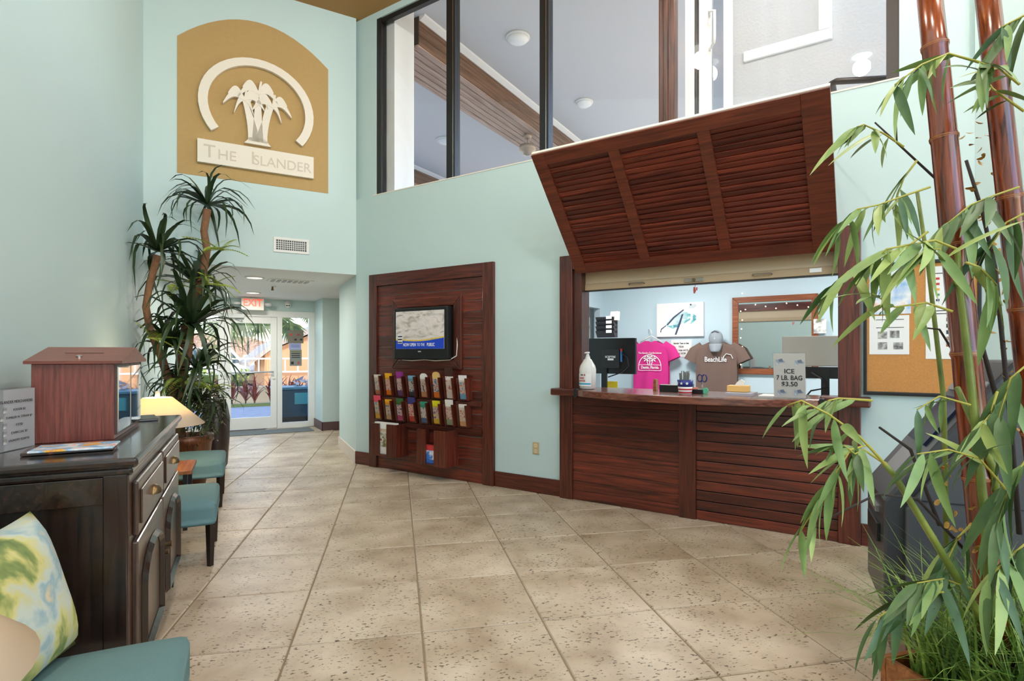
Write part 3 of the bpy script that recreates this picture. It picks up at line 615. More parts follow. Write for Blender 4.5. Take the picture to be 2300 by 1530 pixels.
def frond(x0, z0, x1, z1, sag, wd):
    top, bot = [], []
    for k in range(9):
        a = k / 8; x = x0 + (x1 - x0) * a; z = z0 + (z1 - z0) * a + sag * math.sin(math.pi * a)
        ww = wd * math.sin(math.pi * min(1, a * 0.85 + 0.12)) ** 0.7
        nx, nz = -(z1 - z0), (x1 - x0); l = math.hypot(nx, nz); s_ = 1 if x1 > x0 else -1
        top.append((x, z + ww * 0.5)); bot.append((x, z - ww * 0.6))
    return top + bot[::-1]
def emblem(pts, y0=-0.05, y1=-0.004):
    b = B(); n = len(pts) // 2
    A = [b.bm.verts.new((p[0], y0, p[1])) for p in pts]; Q = [b.bm.verts.new((p[0], y1, p[1])) for p in pts]; N = len(pts)
    for k in range(n - 1):
        b.bm.faces.new((A[k], A[k + 1], A[N - 2 - k], A[N - 1 - k])); b.bm.faces.new((Q[k], Q[k + 1], Q[N - 2 - k], Q[N - 1 - k]))
    for k in range(N): b.bm.faces.new((A[k], A[(k + 1) % N], Q[(k + 1) % N], Q[k]))
    return b
for base, topx, topz, w0 in ((-1.16, -1.26, 4.22, 0.04), (-1.12, -1.115, 4.32, 0.04), (-1.08, -0.97, 4.20, 0.04)):
    pts = [(base + (topx - base) * (a ** 1.6), 3.76 + (topz - 3.76) * a) for a in [k / 6 for k in range(7)]]
    sg.part('palm_trunk', emblem(trunk(pts, w0 + 0.02, 0.022)), PLASTER)
    for (dx, dz, sag) in ((-0.21, -0.09, 0.085), (0.21, -0.09, 0.085), (-0.16, 0.03, 0.075), (0.16, 0.03, 0.075), (-0.10, -0.17, 0.06), (0.10, -0.17, 0.06), (0.04, 0.12, 0.03)):
        sg.part('palm_frond', emblem(frond(topx, topz, topx + dx, topz + dz, sag, 0.07), -0.05 - 0.003 * abs(dx) * 10, -0.004), PLASTER)
sg.part('palm_base', emblem(trunk([(-1.12, 3.73), (-1.12, 3.76), (-1.12, 3.80)], 0.14, 0.085)), PLASTER)
# vents, downlights etc.
def grille(name, label, fr, x0, x1, y, z0, z1):
    t = Thing(name, label, 'air vent', fr, ((x0 + x1) / 2, y, z0))
    t.part('frame', B().box(x0, x1, y - 0.012, y, z0, z0 + 0.03).box(x0, x1, y - 0.012, y, z1 - 0.03, z1).box(x0, x0 + 0.03, y - 0.012, y, z0 + 0.03, z1 - 0.03).box(x1 - 0.03, x1, y - 0.012, y, z0 + 0.03, z1 - 0.03), WHITE, bevel=0.003)
    t.part('backing', bx(x0 + 0.02, x1 - 0.02, y - 0.002, y, z0 + 0.02, z1 - 0.02), BLACK)
    for k in range(1, 5): z = z0 + 0.03 + (z1 - z0 - 0.06) * k / 5; t.part('slat', bx(x0 + 0.03, x1 - 0.03, y - 0.009, y - 0.003, z - 0.003, z + 0.003), WHITE)
    for k in range(1, 14): x = x0 + 0.03 + (x1 - x0 - 0.06) * k / 14; t.part('slat', bx(x - 0.003, x + 0.003, y - 0.010, y - 0.004, z0 + 0.03, z1 - 0.03), WHITE)
grille('wall_vent', 'white wall air vent below the palm sign', FB, -0.951, -0.558, 0, 2.54, 2.715)
t = Thing('ceiling_vent', 'white slotted air vent in the hall ceiling', 'air vent', FB, (-0.62, 1.0, HALL))
t.part('frame', bx(-0.9, -0.34, 0.86, 1.14, HALL - 0.012, HALL), WHITE, bevel=0.003)
for k in range(7): t.part('slat', bx(-0.86 + k * 0.07, -0.82 + k * 0.07, 0.89, 1.11, HALL - 0.02, HALL - 0.012), plain('vent_grey', (170, 170, 168), 0.5))
for (px, py, r) in ((572, 623, 0.12), (568, 657, 0.12)):
    Y = (HALL - CH) * F / (HY - py); p = wpt(px, py, Y)
    t = Thing('hall_downlight', 'recessed downlight in the hall ceiling near the exit sign' if py > 640 else 'recessed downlight in the hall ceiling beside the vent', 'ceiling light', T(p.x, p.y, 0), (0, 0, HALL), 'hall downlights')
    t.part('trim_ring', B().lathe([(r, HALL), (r, HALL - 0.012), (r * 0.8, HALL - 0.014), (r * 0.8, HALL)], seg=20, close=False), WHITE, smooth=True)
    t.part('lens', B().lathe([(r * 0.8, HALL - 0.006), (0.01, HALL - 0.007)], seg=20), plain('warm_lens', (255, 240, 215), 0.4, emit=(255, 232, 200), estr=5))
    area('hall_light', (p.x, p.y, HALL - 0.03), 0.18, 34, (1, 0.93, 0.84))
sp = wpt(612, 648, (HALL - 0.03 - CH) * F / (HY - 648))
t = Thing('sprinkler', 'small brass sprinkler head on the hall ceiling', 'sprinkler', T(sp.x, sp.y, 0), (0, 0, HALL))
t.part('plate', B().lathe([(0.05, HALL), (0.045, HALL - 0.008)], seg=14), CHROME); t.part('head', B().tube([(0, 0, HALL - 0.008), (0, 0, HALL - 0.06)], [0.012, 0.02]), BRASS)

# ================================================================== ENTRANCE
DOORW = plain('door_white', (224, 226, 224), 0.4)
df = Thing('door_1', None, None, FE, (-0.4, 0, 0), kind='structure')
df.part('frame_post', bx(-0.965, -0.875, -0.05, 0.08, 0, 2.12), DOORW, bevel=0.004)
df.part('frame_post', bx(-0.02, 0.065, -0.05, 0.08, 0, 2.12), DOORW, bevel=0.004)
df.part('frame_post', bx(0.53, 0.634, -0.05, 0.08, 0, 2.12), DOORW, bevel=0.004)
df.part('frame_post', bx(-1.75, -1.62, -0.05, 0.08, 0, 2.12), DOORW, bevel=0.004)
df.part('frame_head', bx(-1.75, 0.634, -0.055, 0.08, 2.02, 2.13), DOORW, bevel=0.004)
df.part('frame_sill', B().box(0.065, 0.53, -0.05, 0.08, 0, 0.09).box(-1.62, -0.965, -0.05, 0.08, 0, 0.09), DOORW)
df.part('sidelight_pane', bx(0.065, 0.53, 0.01, 0.016, 0.09, 2.02), GLASS); df.part('sidelight_pane', bx(-1.62, -0.965, 0.01, 0.016, 0.09, 2.02), GLASS)
struct('wall_entrance', bx(-1.75, 0.7, -0.02, 0.1, 2.12, HALL), MINT, FE)
dl = Thing('door_2', None, None, FE, (-0.45, 0, 0), kind='structure')
dl.part('door_stile', bx(-0.87, -0.77, -0.03, 0.03, 0.01, 2.015), DOORW, bevel=0.004); dl.part('door_stile', bx(-0.125, -0.025, -0.03, 0.03, 0.01, 2.015), DOORW, bevel=0.004)
dl.part('door_rail', bx(-0.77, -0.125, -0.03, 0.03, 0.01, 0.22), DOORW, bevel=0.004); dl.part('door_rail', bx(-0.77, -0.125, -0.03, 0.03, 1.90, 2.015), DOORW, bevel=0.004)
dl.part('pane', bx(-0.77, -0.125, -0.004, 0.004, 0.22, 1.90), GLASS)
dl.part('push_bar', B().tube([(-0.84, -0.03, 1.02), (-0.83, -0.085, 1.02), (-0.10, -0.085, 1.03), (-0.09, -0.03, 1.03)], 0.014), plain('satin', (188, 192, 194), 0.35, metal=0.4), smooth=True)
dl.part('lock', B().tube([(-0.075, -0.03, 0.92), (-0.075, -0.045, 0.92)], 0.025, 14), CHROME)
cl_ = dl.part('door_closer', bx(-0.90, -0.56, -0.12, -0.05, 1.985, 2.06), plain('closer_grey', (196, 204, 204), 0.4), bevel=0.005)
dl.part('closer_arm', B().tube([(-0.60, -0.10, 1.98), (-0.58, -0.16, 1.965), (-0.70, -0.05, 1.965)], 0.01), CHROME, cl_)
# notices on the sidelight
for (x0, x1, z0, z1, c, nm) in ((0.16, 0.44, 1.55, 1.79, (110, 108, 96), 'grey warning notice with red and black symbols stuck on the sidelight'), (0.19, 0.40, 1.43, 1.55, (150, 160, 200), 'small lilac paper notice stuck on the sidelight'), (0.20, 0.41, 1.13, 1.43, (128, 132, 128), 'grey text notice with no-smoking symbol on the sidelight')):
    t = Thing('door_notice', nm, 'notice', FE, ((x0 + x1) / 2, 0, z0))
    t.part('sheet', bx(x0, x1, 0.004, 0.009, z0, z1), plain('sheet_%d' % c[0], c, 0.6))
    if c[0] == 110:
        for (x, z, cc) in ((0.20, 1.69, (190, 60, 50)), (0.33, 1.69, (150, 60, 50)), (0.28, 1.60, INK), (0.38, 1.60, INK)): t.part('symbol', bx(x, x + 0.04, 0.002, 0.004, z, z + 0.035), INK if cc is INK else plain('sym_%d' % cc[0], cc, 0.6))
    elif c[0] == 128:
        for k in range(4): t.part('text_line', bx(x0 + 0.03, x1 - 0.03, 0.002, 0.004, 1.385 - 0.035 * k, 1.40 - 0.035 * k), plain('olive_ink', (110, 112, 60), 0.7) if k == 0 else INK)
        t.part('symbol', bx(0.22, 0.27, 0.002, 0.004, 1.16, 1.21), INK)
        ringp = [(0.355 + 0.026 * math.cos(2 * math.pi * k / 16), 1.185 + 0.026 * math.sin(2 * math.pi * k / 16)) for k in range(16)]
        t.part('symbol', B().prism(ringp, 0.002, 0.004), plain('sym_red', (170, 90, 90), 0.6))
    else:
        for k in range(2): t.part('text_line', bx(x0 + 0.03, x1 - 0.03, 0.002, 0.004, 1.48 + 0.03 * k, 1.49 + 0.03 * k), plain('blue_ink', (90, 100, 160), 0.7))
# exit sign with emergency lamps
ex = Thing('exit_sign', 'white exit sign with red letters above the glass door', 'exit sign', FE, (-0.45, -0.3, 2.12))
ex.part('housing', bx(-0.63, -0.27, -0.34, -0.27, 2.115, 2.32), plain('exit_white', (238, 232, 224), 0.4), bevel=0.006)
ex.part('bracket', bx(-0.5, -0.4, -0.27, -0.02, 2.2, 2.25), WHITE)
text('EXIT', 0.175, plain('exit_red', (255, 120, 96), 0.4, emit=(255, 96, 70), estr=0.8), T(0.0, -0.043, 0.115), ex.o, 'exit_lettering', bold=0.004, sx=0.85)
for x in (-0.70, -0.20):
    ex.part('emergency_lamp', B().lathe([(0.03, 0.0), (0.06, 0.02), (0.065, 0.05), (0.02, 0.06)], x, -0.30, 16).shift((0, 0, 2.19)), plain('lamp_grey', (206, 208, 206), 0.3), smooth=True)
cm = Thing('security_camera', 'small white dome security camera above the sidelight', 'camera', FE, (0.155, -0.04, 2.27))
cm.part('mount', B().tube([(0.155, -0.02, 2.27), (0.155, -0.07, 2.265)], 0.05, 16), WHITE); cm.part('body', B().tube([(0.155, -0.06, 2.255), (0.155, -0.11, 2.235)], [0.045, 0.04], 16), WHITE)
for dx in (-0.018, 0.018): cm.part('lens', B().tube([(0.155 + dx, -0.108, 2.235), (0.155 + dx, -0.113, 2.233)], 0.012, 10), BLACK)
dm = single('door_mat', B().box(-1.02, 0.5, -0.75, -0.22, 0.001, 0.012), plain('mat_grey', (104, 112, 114), 0.95, noise=0.3, nscale=90, bump=0.3), FE, (-0.26, -0.5, 0), 'grey ribbed door mat in front of the glass exit door', 'door mat', bevel=0.004)

# ================================================================== OUTSIDE THE DOOR
struct('pavement_outside', bx(-9, 9, 0.12, 5.0, -0.08, -0.01), ramp_mat('paver', [(0.35, (140, 138, 150)), (0.6, (186, 184, 192))], 4, 0.8, vec=(1, 9, 1)), FE)
struct('ground_outside', bx(-60, 60, 5.0, 90, -0.1, -0.02), ramp_mat('sandy_ground', [(0.3, (170, 140, 104)), (0.7, (226, 200, 160))], 0.8, 0.9), FE)
struct('kerb_outside', bx(-9, 9, 4.75, 5.0, -0.02, 0.06), plain('kerb_grass', (120, 130, 70), 0.9, noise=0.3, nscale=20), FE)
CORD = ramp_mat('cordyline_leaf', [(0.3, (96, 46, 40)), (0.5, (168, 84, 70)), (0.7, (206, 136, 110))], 5, 0.5)
def strap_mesh(name, mat, L=0.5, W=0.035, arch=0.25, droop=0.6, n=6):
    b = B(); V = []
    for k in range(n + 1):
        a = k / n; x = L * a * (1 - 0.15 * droop * a); z = arch * math.sin(a * math.pi * 0.55) * L - droop * L * a ** 2.4 * 0.8
        wd = W * (0.45 + 0.55 * math.sin(math.pi * min(1, a + 0.25))) if a < 1 else 0.001
        V.append([b.bm.verts.new((x, -wd / 2, z + 0.15 * wd)), b.bm.verts.new((x, 0, z)), b.bm.verts.new((x, wd / 2, z + 0.15 * wd))])
    for k in range(n):
        for j in range(2): b.bm.faces.new((V[k][j], V[k + 1][j], V[k + 1][j + 1], V[k][j + 1]))
    me = b.mesh(name, True); me.materials.append(mat); return me
cme = strap_mesh('leaf', CORD, 0.55, 0.07, 0.5, 0.1, 4)
for k in range(9):
    x = -0.75 + k * 0.29 + random.uniform(-0.08, 0.08); y = 5.35 + random.uniform(-0.15, 0.25)
    t = Thing('cordyline_shrub', 'low red-leaved shrub in the bed outside the glass door', 'shrub', FE, (x, y, -0.02), 'red shrubs outside the door')
    t.part('stem', B().tube([(x, y, -0.02), (x, y, 0.22)], 0.02, 6), plain('stem_brown', (90, 66, 48), 0.8))
    for q in range(22):
        o = bpy.data.objects.new('leaf', cme); C.objects.link(o); o.parent = t.o
        o.matrix_local = T(0, 0, 0.08 + 0.02 * (q % 9)) @ Matrix.Rotation(q * 2.4, 4, 'Z') @ Matrix.Rotation(-random.uniform(0.1, 1.15), 4, 'Y') @ Matrix.Scale(random.uniform(0.7, 1.1), 4)
struct('bed_wall_outside', B().box(-6, 6, 6.3, 6.6, -0.05, 0.42), plain('sand_wall', (226, 204, 168), 0.8), FE)
HEDGE = ramp_mat('hedge_leaf', [(0.3, (70, 96, 44)), (0.6, (150, 170, 70))], 9, 0.8)
b = B()
for k in range(260):
    c = Vector((random.uniform(-2.0, 0.15), random.uniform(7.2, 8.2), random.uniform(0.1, 0.85))); r = random.uniform(0.05, 0.12)
    v = [b.bm.verts.new(c + Vector((random.uniform(-r, r), random.uniform(-r, r), random.uniform(-r, r)))) for _ in range(3)]; b.bm.faces.new(v)
    c2_ = c + Vector((0.04, 0.02, 0.03)); v = [b.bm.verts.new(c2_ + Vector((random.uniform(-r, r), random.uniform(-r, r), random.uniform(-r, r)))) for _ in range(3)]; b.bm.faces.new(v)
hd = Thing('hedge', 'clipped green hedge outside beyond the red shrubs', 'hedge', FE, (-0.9, 7.7, 0))
hd.part('foliage', b, HEDGE)['kind'] = 'stuff'
hd.part('core', bx(-1.9, 0.05, 7.35, 8.05, -0.05, 0.72), plain('hedge_core', (64, 84, 40), 0.9))
# parked white vehicle
vh = Thing('pickup_truck', 'white truck parked outside beyond the hedge', 'truck', FE, (-0.7, 15.0, 0))
VW = plain('truck_white', (236, 238, 240), 0.3)
vh.part('body', B().prism([(x + 1.5, z - 0.15) for x, z in ((-4.6, 0.45), (0.1, 0.45), (0.15, 1.0), (-1.0, 1.08), (-1.5, 1.72), (-3.1, 1.75), (-3.5, 1.1), (-4.6, 1.1))], 14.1, 15.9), VW, bevel=0.05)
vh.part('window', B().prism([(0.35, 0.97), (-0.08, 1.49), (-0.7, 1.51), (-0.7, 0.97)], 14.07, 14.1), plain('car_glass', (60, 84, 100), 0.1)); vh.part('window', B().prism([(-0.8, 0.97), (-0.8, 1.51), (-1.55, 1.52), (-1.88, 0.97)], 14.07, 14.1), MATS['car_glass'])
for x in (0.75, -2.2):
    wl = vh.part('wheel', B().tube([(x, 14.05, 0.3), (x, 14.35, 0.3)], 0.34, 20), plain('tyre', (30, 30, 32), 0.8)); vh.part('hubcap', B().tube([(x, 14.03, 0.3), (x, 14.06, 0.3)], 0.2, 16), CHROME, wl)
# orange gabled shed
sh = Thing('orange_outbuilding', 'orange stucco outbuilding with sloped eave outside the door', 'building', FE, (3.2, 10.5, 0))
ORS = plain('orange_stucco', (214, 160, 118), 0.85, noise=0.08, nscale=3)
sh.part('wall', B().prism([(0.75, -0.05), (6, -0.05), (6, 3.3), (2.1, 1.95), (0.95, 1.45), (0.75, 1.3)], 9.5, 13.0), ORS)
sh.part('roof', B().prism([(0.22, 0.92), (0.95, 1.50), (2.1, 2.02), (6.2, 3.4), (6.2, 3.65), (2.1, 2.22), (0.92, 1.66), (0.22, 1.04)], 9.2, 13.2), plain('roof_grey', (176, 160, 146), 0.8))
rl_ = Thing('white_railing', 'white railing in front of the orange outbuilding', 'railing', FE, (0.8, 8.9, 0))
for z in (0.72, 1.16): rl_.part('rail', bx(-0.7, 2.6, 8.88, 8.93, z, z + 0.05), WHITE)
for k in range(9): rl_.part('baluster', bx(-0.7 + k * 0.4, -0.66 + k * 0.4, 8.885, 8.925, -0.05 if k % 4 == 0 else 0.72, 1.2), WHITE)
# far pavilion with broad shingle roof
fb = Thing('pavilion', 'far pavilion with broad brown hipped shingle roof and columns', 'building', FE, (-0.8, 26, 0))
fb.part('roof', B().prism([(-6, 1.28), (4.4, 1.25), (4.4, 1.4), (1.5, 2.25), (-3.5, 2.6), (-6, 2.4)], 24, 34), ramp_mat('shingle', [(0.3, (120, 92, 78)), (0.7, (176, 144, 126))], 3, 0.9, vec=(1, 1, 6)))
for x in (-4.5, -2.6, -0.8, 0.9, 2.0, 3.2): fb.part('column', bx(x, x + 0.3, 24.8, 25.3, -0.05, 1.35), plain('col_white', (226, 222, 216), 0.7))
fb.part('wall', bx(-5.5, 4.0, 28, 28.2, -0.05, 0.6), plain('col_white', (226, 222, 216)))
lp = Thing('lamp_post', 'thin dark street lamp post with square head outside', 'lamp post', FE, (1.0, 19, 0))
lp.part('pole', B().tube([(1.0, 19, 0), (1.0, 19, 2.15)], 0.05, 8), BLACK); lp.part('head', bx(0.75, 1.25, 18.8, 19.2, 2.15, 2.42), plain('post_head', (130, 130, 126), 0.6), bevel=0.03)
# palms whose fronds hang into the view
PALM = ramp_mat('palm_green', [(0.3, (60, 84, 44)), (0.7, (140, 150, 80))], 6, 0.6)
def fan_frond(b, c, ang, r):
    c = Vector(c)
    for k in range(15):
        a = ang + (k - 7) * 0.15; tip = c + Vector((math.cos(a) * r, random.uniform(-0.15, 0.15), math.sin(a) * r - 0.15 * r)); mid = c + (tip - c) * 0.55 + Vector((0, 0, 0.03)); s_ = Vector((-math.sin(a), 0, math.cos(a))) * 0.03
        v = [b.bm.verts.new(p) for p in (c, mid + s_, tip, mid - s_)]; b.bm.faces.new(v)
pt = Thing('palm_tree', 'palm tree outside with fan fronds hanging over the door view', 'palm tree', FE, (-1.55, 4.2, 0))
pt.part('trunk', B().tube([(-1.75, 4.2, -0.02), (-1.7, 4.2, 1.4), (-1.72, 4.2, 2.7)], [0.17, 0.14, 0.15], 12), plain('palm_bark', (140, 112, 84), 0.9, noise=0.3, nscale=14, bump=0.6))
for (c, a, r) in [((c[0] + 0.65, c[1], c[2] - 0.42), a, r * 0.85) for c, a, r in (((-0.95, 4.2, 2.75), -1.5, 0.8), ((-0.6, 4.1, 2.7), -0.8, 0.75), ((-1.3, 4.0, 2.6), -1.9, 0.9), ((-0.15, 4.3, 2.75), -0.9, 0.6), ((0.15, 4.3, 2.6), -1.4, 0.6), ((-1.55, 4.1, 2.0), -1.6, 0.7), ((0.75, 4.5, 2.95), -1.6, 0.5))]:
    b = B(); fan_frond(b, c, a, r); b.tube([(-1.7, 4.2, 2.7), ((c[0] - 1.7) / 2, 4.2, 2.95), c], 0.012, 5); pt.part('frond', b, PALM)
# blue cooler chest just outside the sidelight
cc = Thing('storage_chest', 'dark blue storage chest with light trim outside the sidelight', 'chest', FE, (0.45, 0.75, 0))
cc.part('body', bx(0.0, 0.95, 0.45, 1.1, -0.01, 0.66), plain('navy_teal', (28, 62, 84), 0.4), bevel=0.02); cc.part('lid', bx(-0.02, 0.97, 0.43, 1.12, 0.66, 0.71), plain('teal_lid', (66, 120, 146), 0.4), bevel=0.015)
cc.part('side_panel', bx(0.35, 0.9, 0.435, 0.452, 0.38, 0.60), plain('teal_panel', (60, 140, 156), 0.4)); cc.part('kick', bx(0.02, 0.93, 0.44, 0.452, 0.0, 0.14), BLACK)
b = B()
for k in range(26):
    c = Vector((random.uniform(0.42, 0.72), random.uniform(0.6, 0.85), random.uniform(0.72, 0.88)))
    v = [b.bm.verts.new(c + Vector((random.uniform(-0.1, 0.1), random.uniform(-0.08, 0.08), random.uniform(-0.06, 0.06)))) for _ in range(3)]; b.bm.faces.new(v)
single('plastic_bag', b, plain('bag_white', (214, 206, 216), 0.4), FE, (0.57, 0.72, 0.71), 'crumpled pale plastic bag lying on the blue chest', 'bag')

# ================================================================== LEFT SIDE FURNITURE
X0, X1, Y0, Y1, ZT = -4.53, -3.06, -0.585, -0.05, 1.0
ds = Thing('sideboard', 'dark espresso wooden sideboard with drawers and arched doors', 'sideboard', FL, ((X0 + X1) / 2, (Y0 + Y1) / 2, 0))
ds.part('body', bx(X0, X1, Y0 + 0.02, Y1, 0.08, ZT - 0.05), ESPR, bevel=0.004)
ds.part('top', bx(X0 - 0.03, X1 + 0.03, Y0 - 0.03, Y1 + 0.02, ZT - 0.035, ZT), ESPRX, bevel=0.012)
ds.part('top_moulding', bx(X0 - 0.012, X1 + 0.012, Y0 - 0.012, Y1, ZT - 0.065, ZT - 0.035), ESPRX, bevel=0.010)
for (x, y) in ((X0, Y0 + 0.0), (X1 - 0.06, Y0 + 0.0), (X0, Y1 - 0.06), (X1 - 0.06, Y1 - 0.06)): ds.part('leg', bx(x, x + 0.06, y + 0.005, y + 0.065, 0, 0.10), ESPR, bevel=0.004)
for (y0, y1) in ((Y0 + 0.005, Y0 + 0.075), (Y1 - 0.07, Y1)): ds.part('side_stile', bx(X0 - 0.012, X0, y0, y1, 0.09, ZT - 0.06), ESPR, bevel=0.003)
ds.part('side_rail', bx(X0 - 0.010, X0, Y0 + 0.075, Y1 - 0.07, ZT - 0.16, ZT - 0.065), ESPRX, bevel=0.003)
ds.part('face_frame', bx(X0, X1, Y0, Y0 + 0.02, 0.08, ZT - 0.065), ESPRF, bevel=0.003)
xm = (X0 + X1) / 2
def arch_panel(x0, x1, z0, z1, inset):
    p = [(x0 + inset, z0 + inset), (x1 - inset, z0 + inset)]
    zt = z1 - inset - 0.10
    for k in range(11):
        a = math.pi * k / 10; p.append(((x0 + x1) / 2 + ((x1 - x0) / 2 - inset) * math.cos(a), zt + 0.10 * math.sin(a)))
    return p
for (a, b_) in ((X0 + 0.05, xm - 0.02), (xm + 0.02, X1 - 0.05)):
    d_ = ds.part('drawer', bx(a, b_, Y0 - 0.02, Y0, 0.70, 0.90), ESPRF, bevel=0.008)
    ds.part('drawer_panel', bx(a + 0.04, b_ - 0.04, Y0 - 0.028, Y0 - 0.02, 0.735, 0.865), ESPRF, d_, bevel=0.005)
    xc = (a + b_) / 2
    b = B()
    b.grid(lambda u, v: (xc - 0.045 + 0.09 * u, Y0 - 0.028 - 0.028 * math.sin(math.pi * v * 0.5) * (math.sin(math.pi * u) ** 0.5), 0.785 + 0.035 * math.cos(math.pi * v * 0.5) * (math.sin(math.pi * u) ** 0.6)), 10, 5)
    ds.part('cup_pull', b, BRASS, d_, smooth=True)
    dd = ds.part('door', bx(a, b_, Y0 - 0.02, Y0, 0.12, 0.68), ESPRF, bevel=0.006)
    outer = arch_panel(a, b_, 0.12, 0.68, 0.07); inner = arch_panel(a, b_, 0.12, 0.68, 0.10)
    b = B(); N_ = len(outer)
    A_ = [b.bm.verts.new((p[0], Y0 - 0.022, p[1])) for p in outer]; M_ = [b.bm.verts.new(((p[0] + q[0]) / 2, Y0 - 0.040, (p[1] + q[1]) / 2)) for p, q in zip(outer, inner)]; I_ = [b.bm.verts.new((p[0], Y0 - 0.022, p[1])) for p in inner]
    for k in range(N_):
        j = (k + 1) % N_; b.bm.faces.new((A_[k], A_[j], M_[j], M_[k])); b.bm.faces.new((M_[k], M_[j], I_[j], I_[k]))
    ds.part('arch_moulding', b, ESPR, dd)
    kx = b_ - 0.04 if a < xm - 0.1 and b_ < xm else a + 0.04
    ds.part('knob', B().tube([(kx, Y0 - 0.02, 0.44), (kx, Y0 - 0.05, 0.44)], [0.008, 0.014], 10), BRASS, dd)
# ballot box
sb = Thing('suggestion_box', 'reddish wooden house-shaped box with slotted roof and glass doors on sideboard', 'box', FL, (-3.75, -0.33, ZT))
x0, x1, y0, y1 = -4.03, -3.43, -0.465, -0.175; zt = ZT + 0.325
ym = (y0 + y1) / 2
sb.part('body', bx(x0, x1, y0 + 0.012, y1, ZT, zt), OAKRED, bevel=0.003)
sb.part('roof', B().prism([(x0 - 0.02, zt), (x0 - 0.02, zt + 0.012), ((x0 + x1) / 2, zt + 0.072), (x1 + 0.02, zt + 0.012), (x1 + 0.02, zt)], y0 - 0.02, y1 + 0.02), wood('red_oak_top', (96, 46, 36), (138, 74, 58), 0.35, 'Y', scale=2, vary=0.03))
sb.part('slot', bx(-0.002, 0.002, -0.07, 0.07, 0, 0.001).shift((x0 + 0.15, ym, zt + 0.0445)), INK)
sb.part('lock', B().tube([(x0 + 0.06, ym, zt + 0.02), (x0 + 0.057, ym, zt + 0.034)], 0.012, 12), CHROME)
MIRR = plain('mirror_glass', (215, 222, 224), 0.03, metal=1.0)
for a, b_ in ((x0 + 0.01, -3.735), (-3.725, x1 - 0.01)):
    d_ = sb.part('glass_door', bx(a, b_, y0 + 0.002, y0 + 0.012, ZT + 0.02, zt - 0.005), plain('door_edge', (70, 50, 46), 0.4)); sb.part('door_pane', bx(a + 0.012, b_ - 0.012, y0 - 0.001, y0 + 0.002, ZT + 0.03, zt - 0.015), MIRR, d_)
# merchandise sign
ms = Thing('price_sign', 'clear acrylic stand with printed merchandise price list on sideboard', 'sign', FL, (-4.19, -0.16, ZT))
Msg = FLi @ T(*( (FL @ Vector((-4.19, -0.16, ZT))).to_tuple())) 
b = bx(-0.13, 0.13, -0.003, 0.003, 0.0, 0.235)
rotS = Matrix.Rotation(math.radians(62 + 27), 4, 'Z')
rotS = Matrix.Rotation(math.radians(-20), 4, 'Z')
sh_ = ms.part('sheet', B().box(-0.115, 0.115, -0.002, 0.002, 0.003, 0.232).shift((-4.19, -0.16, ZT)), plain('sheet_grey', (214, 214, 216), 0.35))
sh_.matrix_local = rotS
ho = ms.part('acrylic_holder', B().box(-0.12, 0.12, 0.002, 0.004, 0.0, 0.24).box(-0.12, 0.12, -0.004, -0.002, 0.0, 0.24).shift((-4.19, -0.16, ZT)), glass_mat('clear_acrylic', (0.97, 0.97, 0.97))); ho.matrix_local = rotS
text('ISLANDER MERCHANDISE', 0.0150, INK, rotS @ T(0.022, -0.0045, 0.185), ms.o, 'printed_heading', extrude=0.0002, sx=0.92)
for k, s_ in enumerate(('KOOZIE $3', 'TUMBLER W. STRAW $7', 'ICE $3', 'CHARCOAL $7', 'LAUNDRY SOAP $1')):
    text(s_, 0.0120, INK, rotS @ T(0.034, -0.0045, 0.155 - 0.029 * k), ms.o, 'printed_line', extrude=0.0002)
    o = add('printed_picture', bx(-0.008, 0.008, -0.0003, 0.0003, -0.010, 0.010).mesh('pic'), pics, rotS @ T(-0.035 if k != 1 else -0.048, -0.0045, 0.155 - 0.029 * k), ms.o)
# magazines on the sideboard
def mag(name, x, y, z, ang, sx, sy, th, mat, label):
    b = bx(-sx / 2, sx / 2, -sy / 2, sy / 2, 0, th)
    o = add(name, b.mesh(name), mat, FL @ T(x, y, z) @ Matrix.Rotation(ang, 4, 'Z'), None, 0.002); tag(o, label, 'magazine'); return o
mag('magazine', -4.25, -0.36, ZT + 0.001, 0.10, 0.21, 0.27, 0.012, ramp_mat('cover_dark', [(0.4, (50, 34, 28)), (0.55, (70, 48, 38)), (0.66, (190, 100, 70)), (0.75, (60, 40, 34))], 14, 0.25), 'dark brown covered magazine at the front of the wooden box')
mag('magazine', -4.31, -0.385, ZT + 0.0135, 0.02, 0.16, 0.25, 0.007, ramp_mat('cover_bright', [(0.3, (226, 60, 60)), (0.42, (236, 232, 226)), (0.52, (120, 180, 220)), (0.62, (240, 180, 60)), (0.72, (200, 60, 110))], 11, 0.25), 'bright multicoloured magazine lying on the dark one')
mag('tablet', -3.24, -0.36, ZT + 0.001, 0.2, 0.24, 0.30, 0.012, plain('tablet_black', (26, 26, 28), 0.2), 'dark flat folder at the far end of the sideboard')['category'] = 'folder'
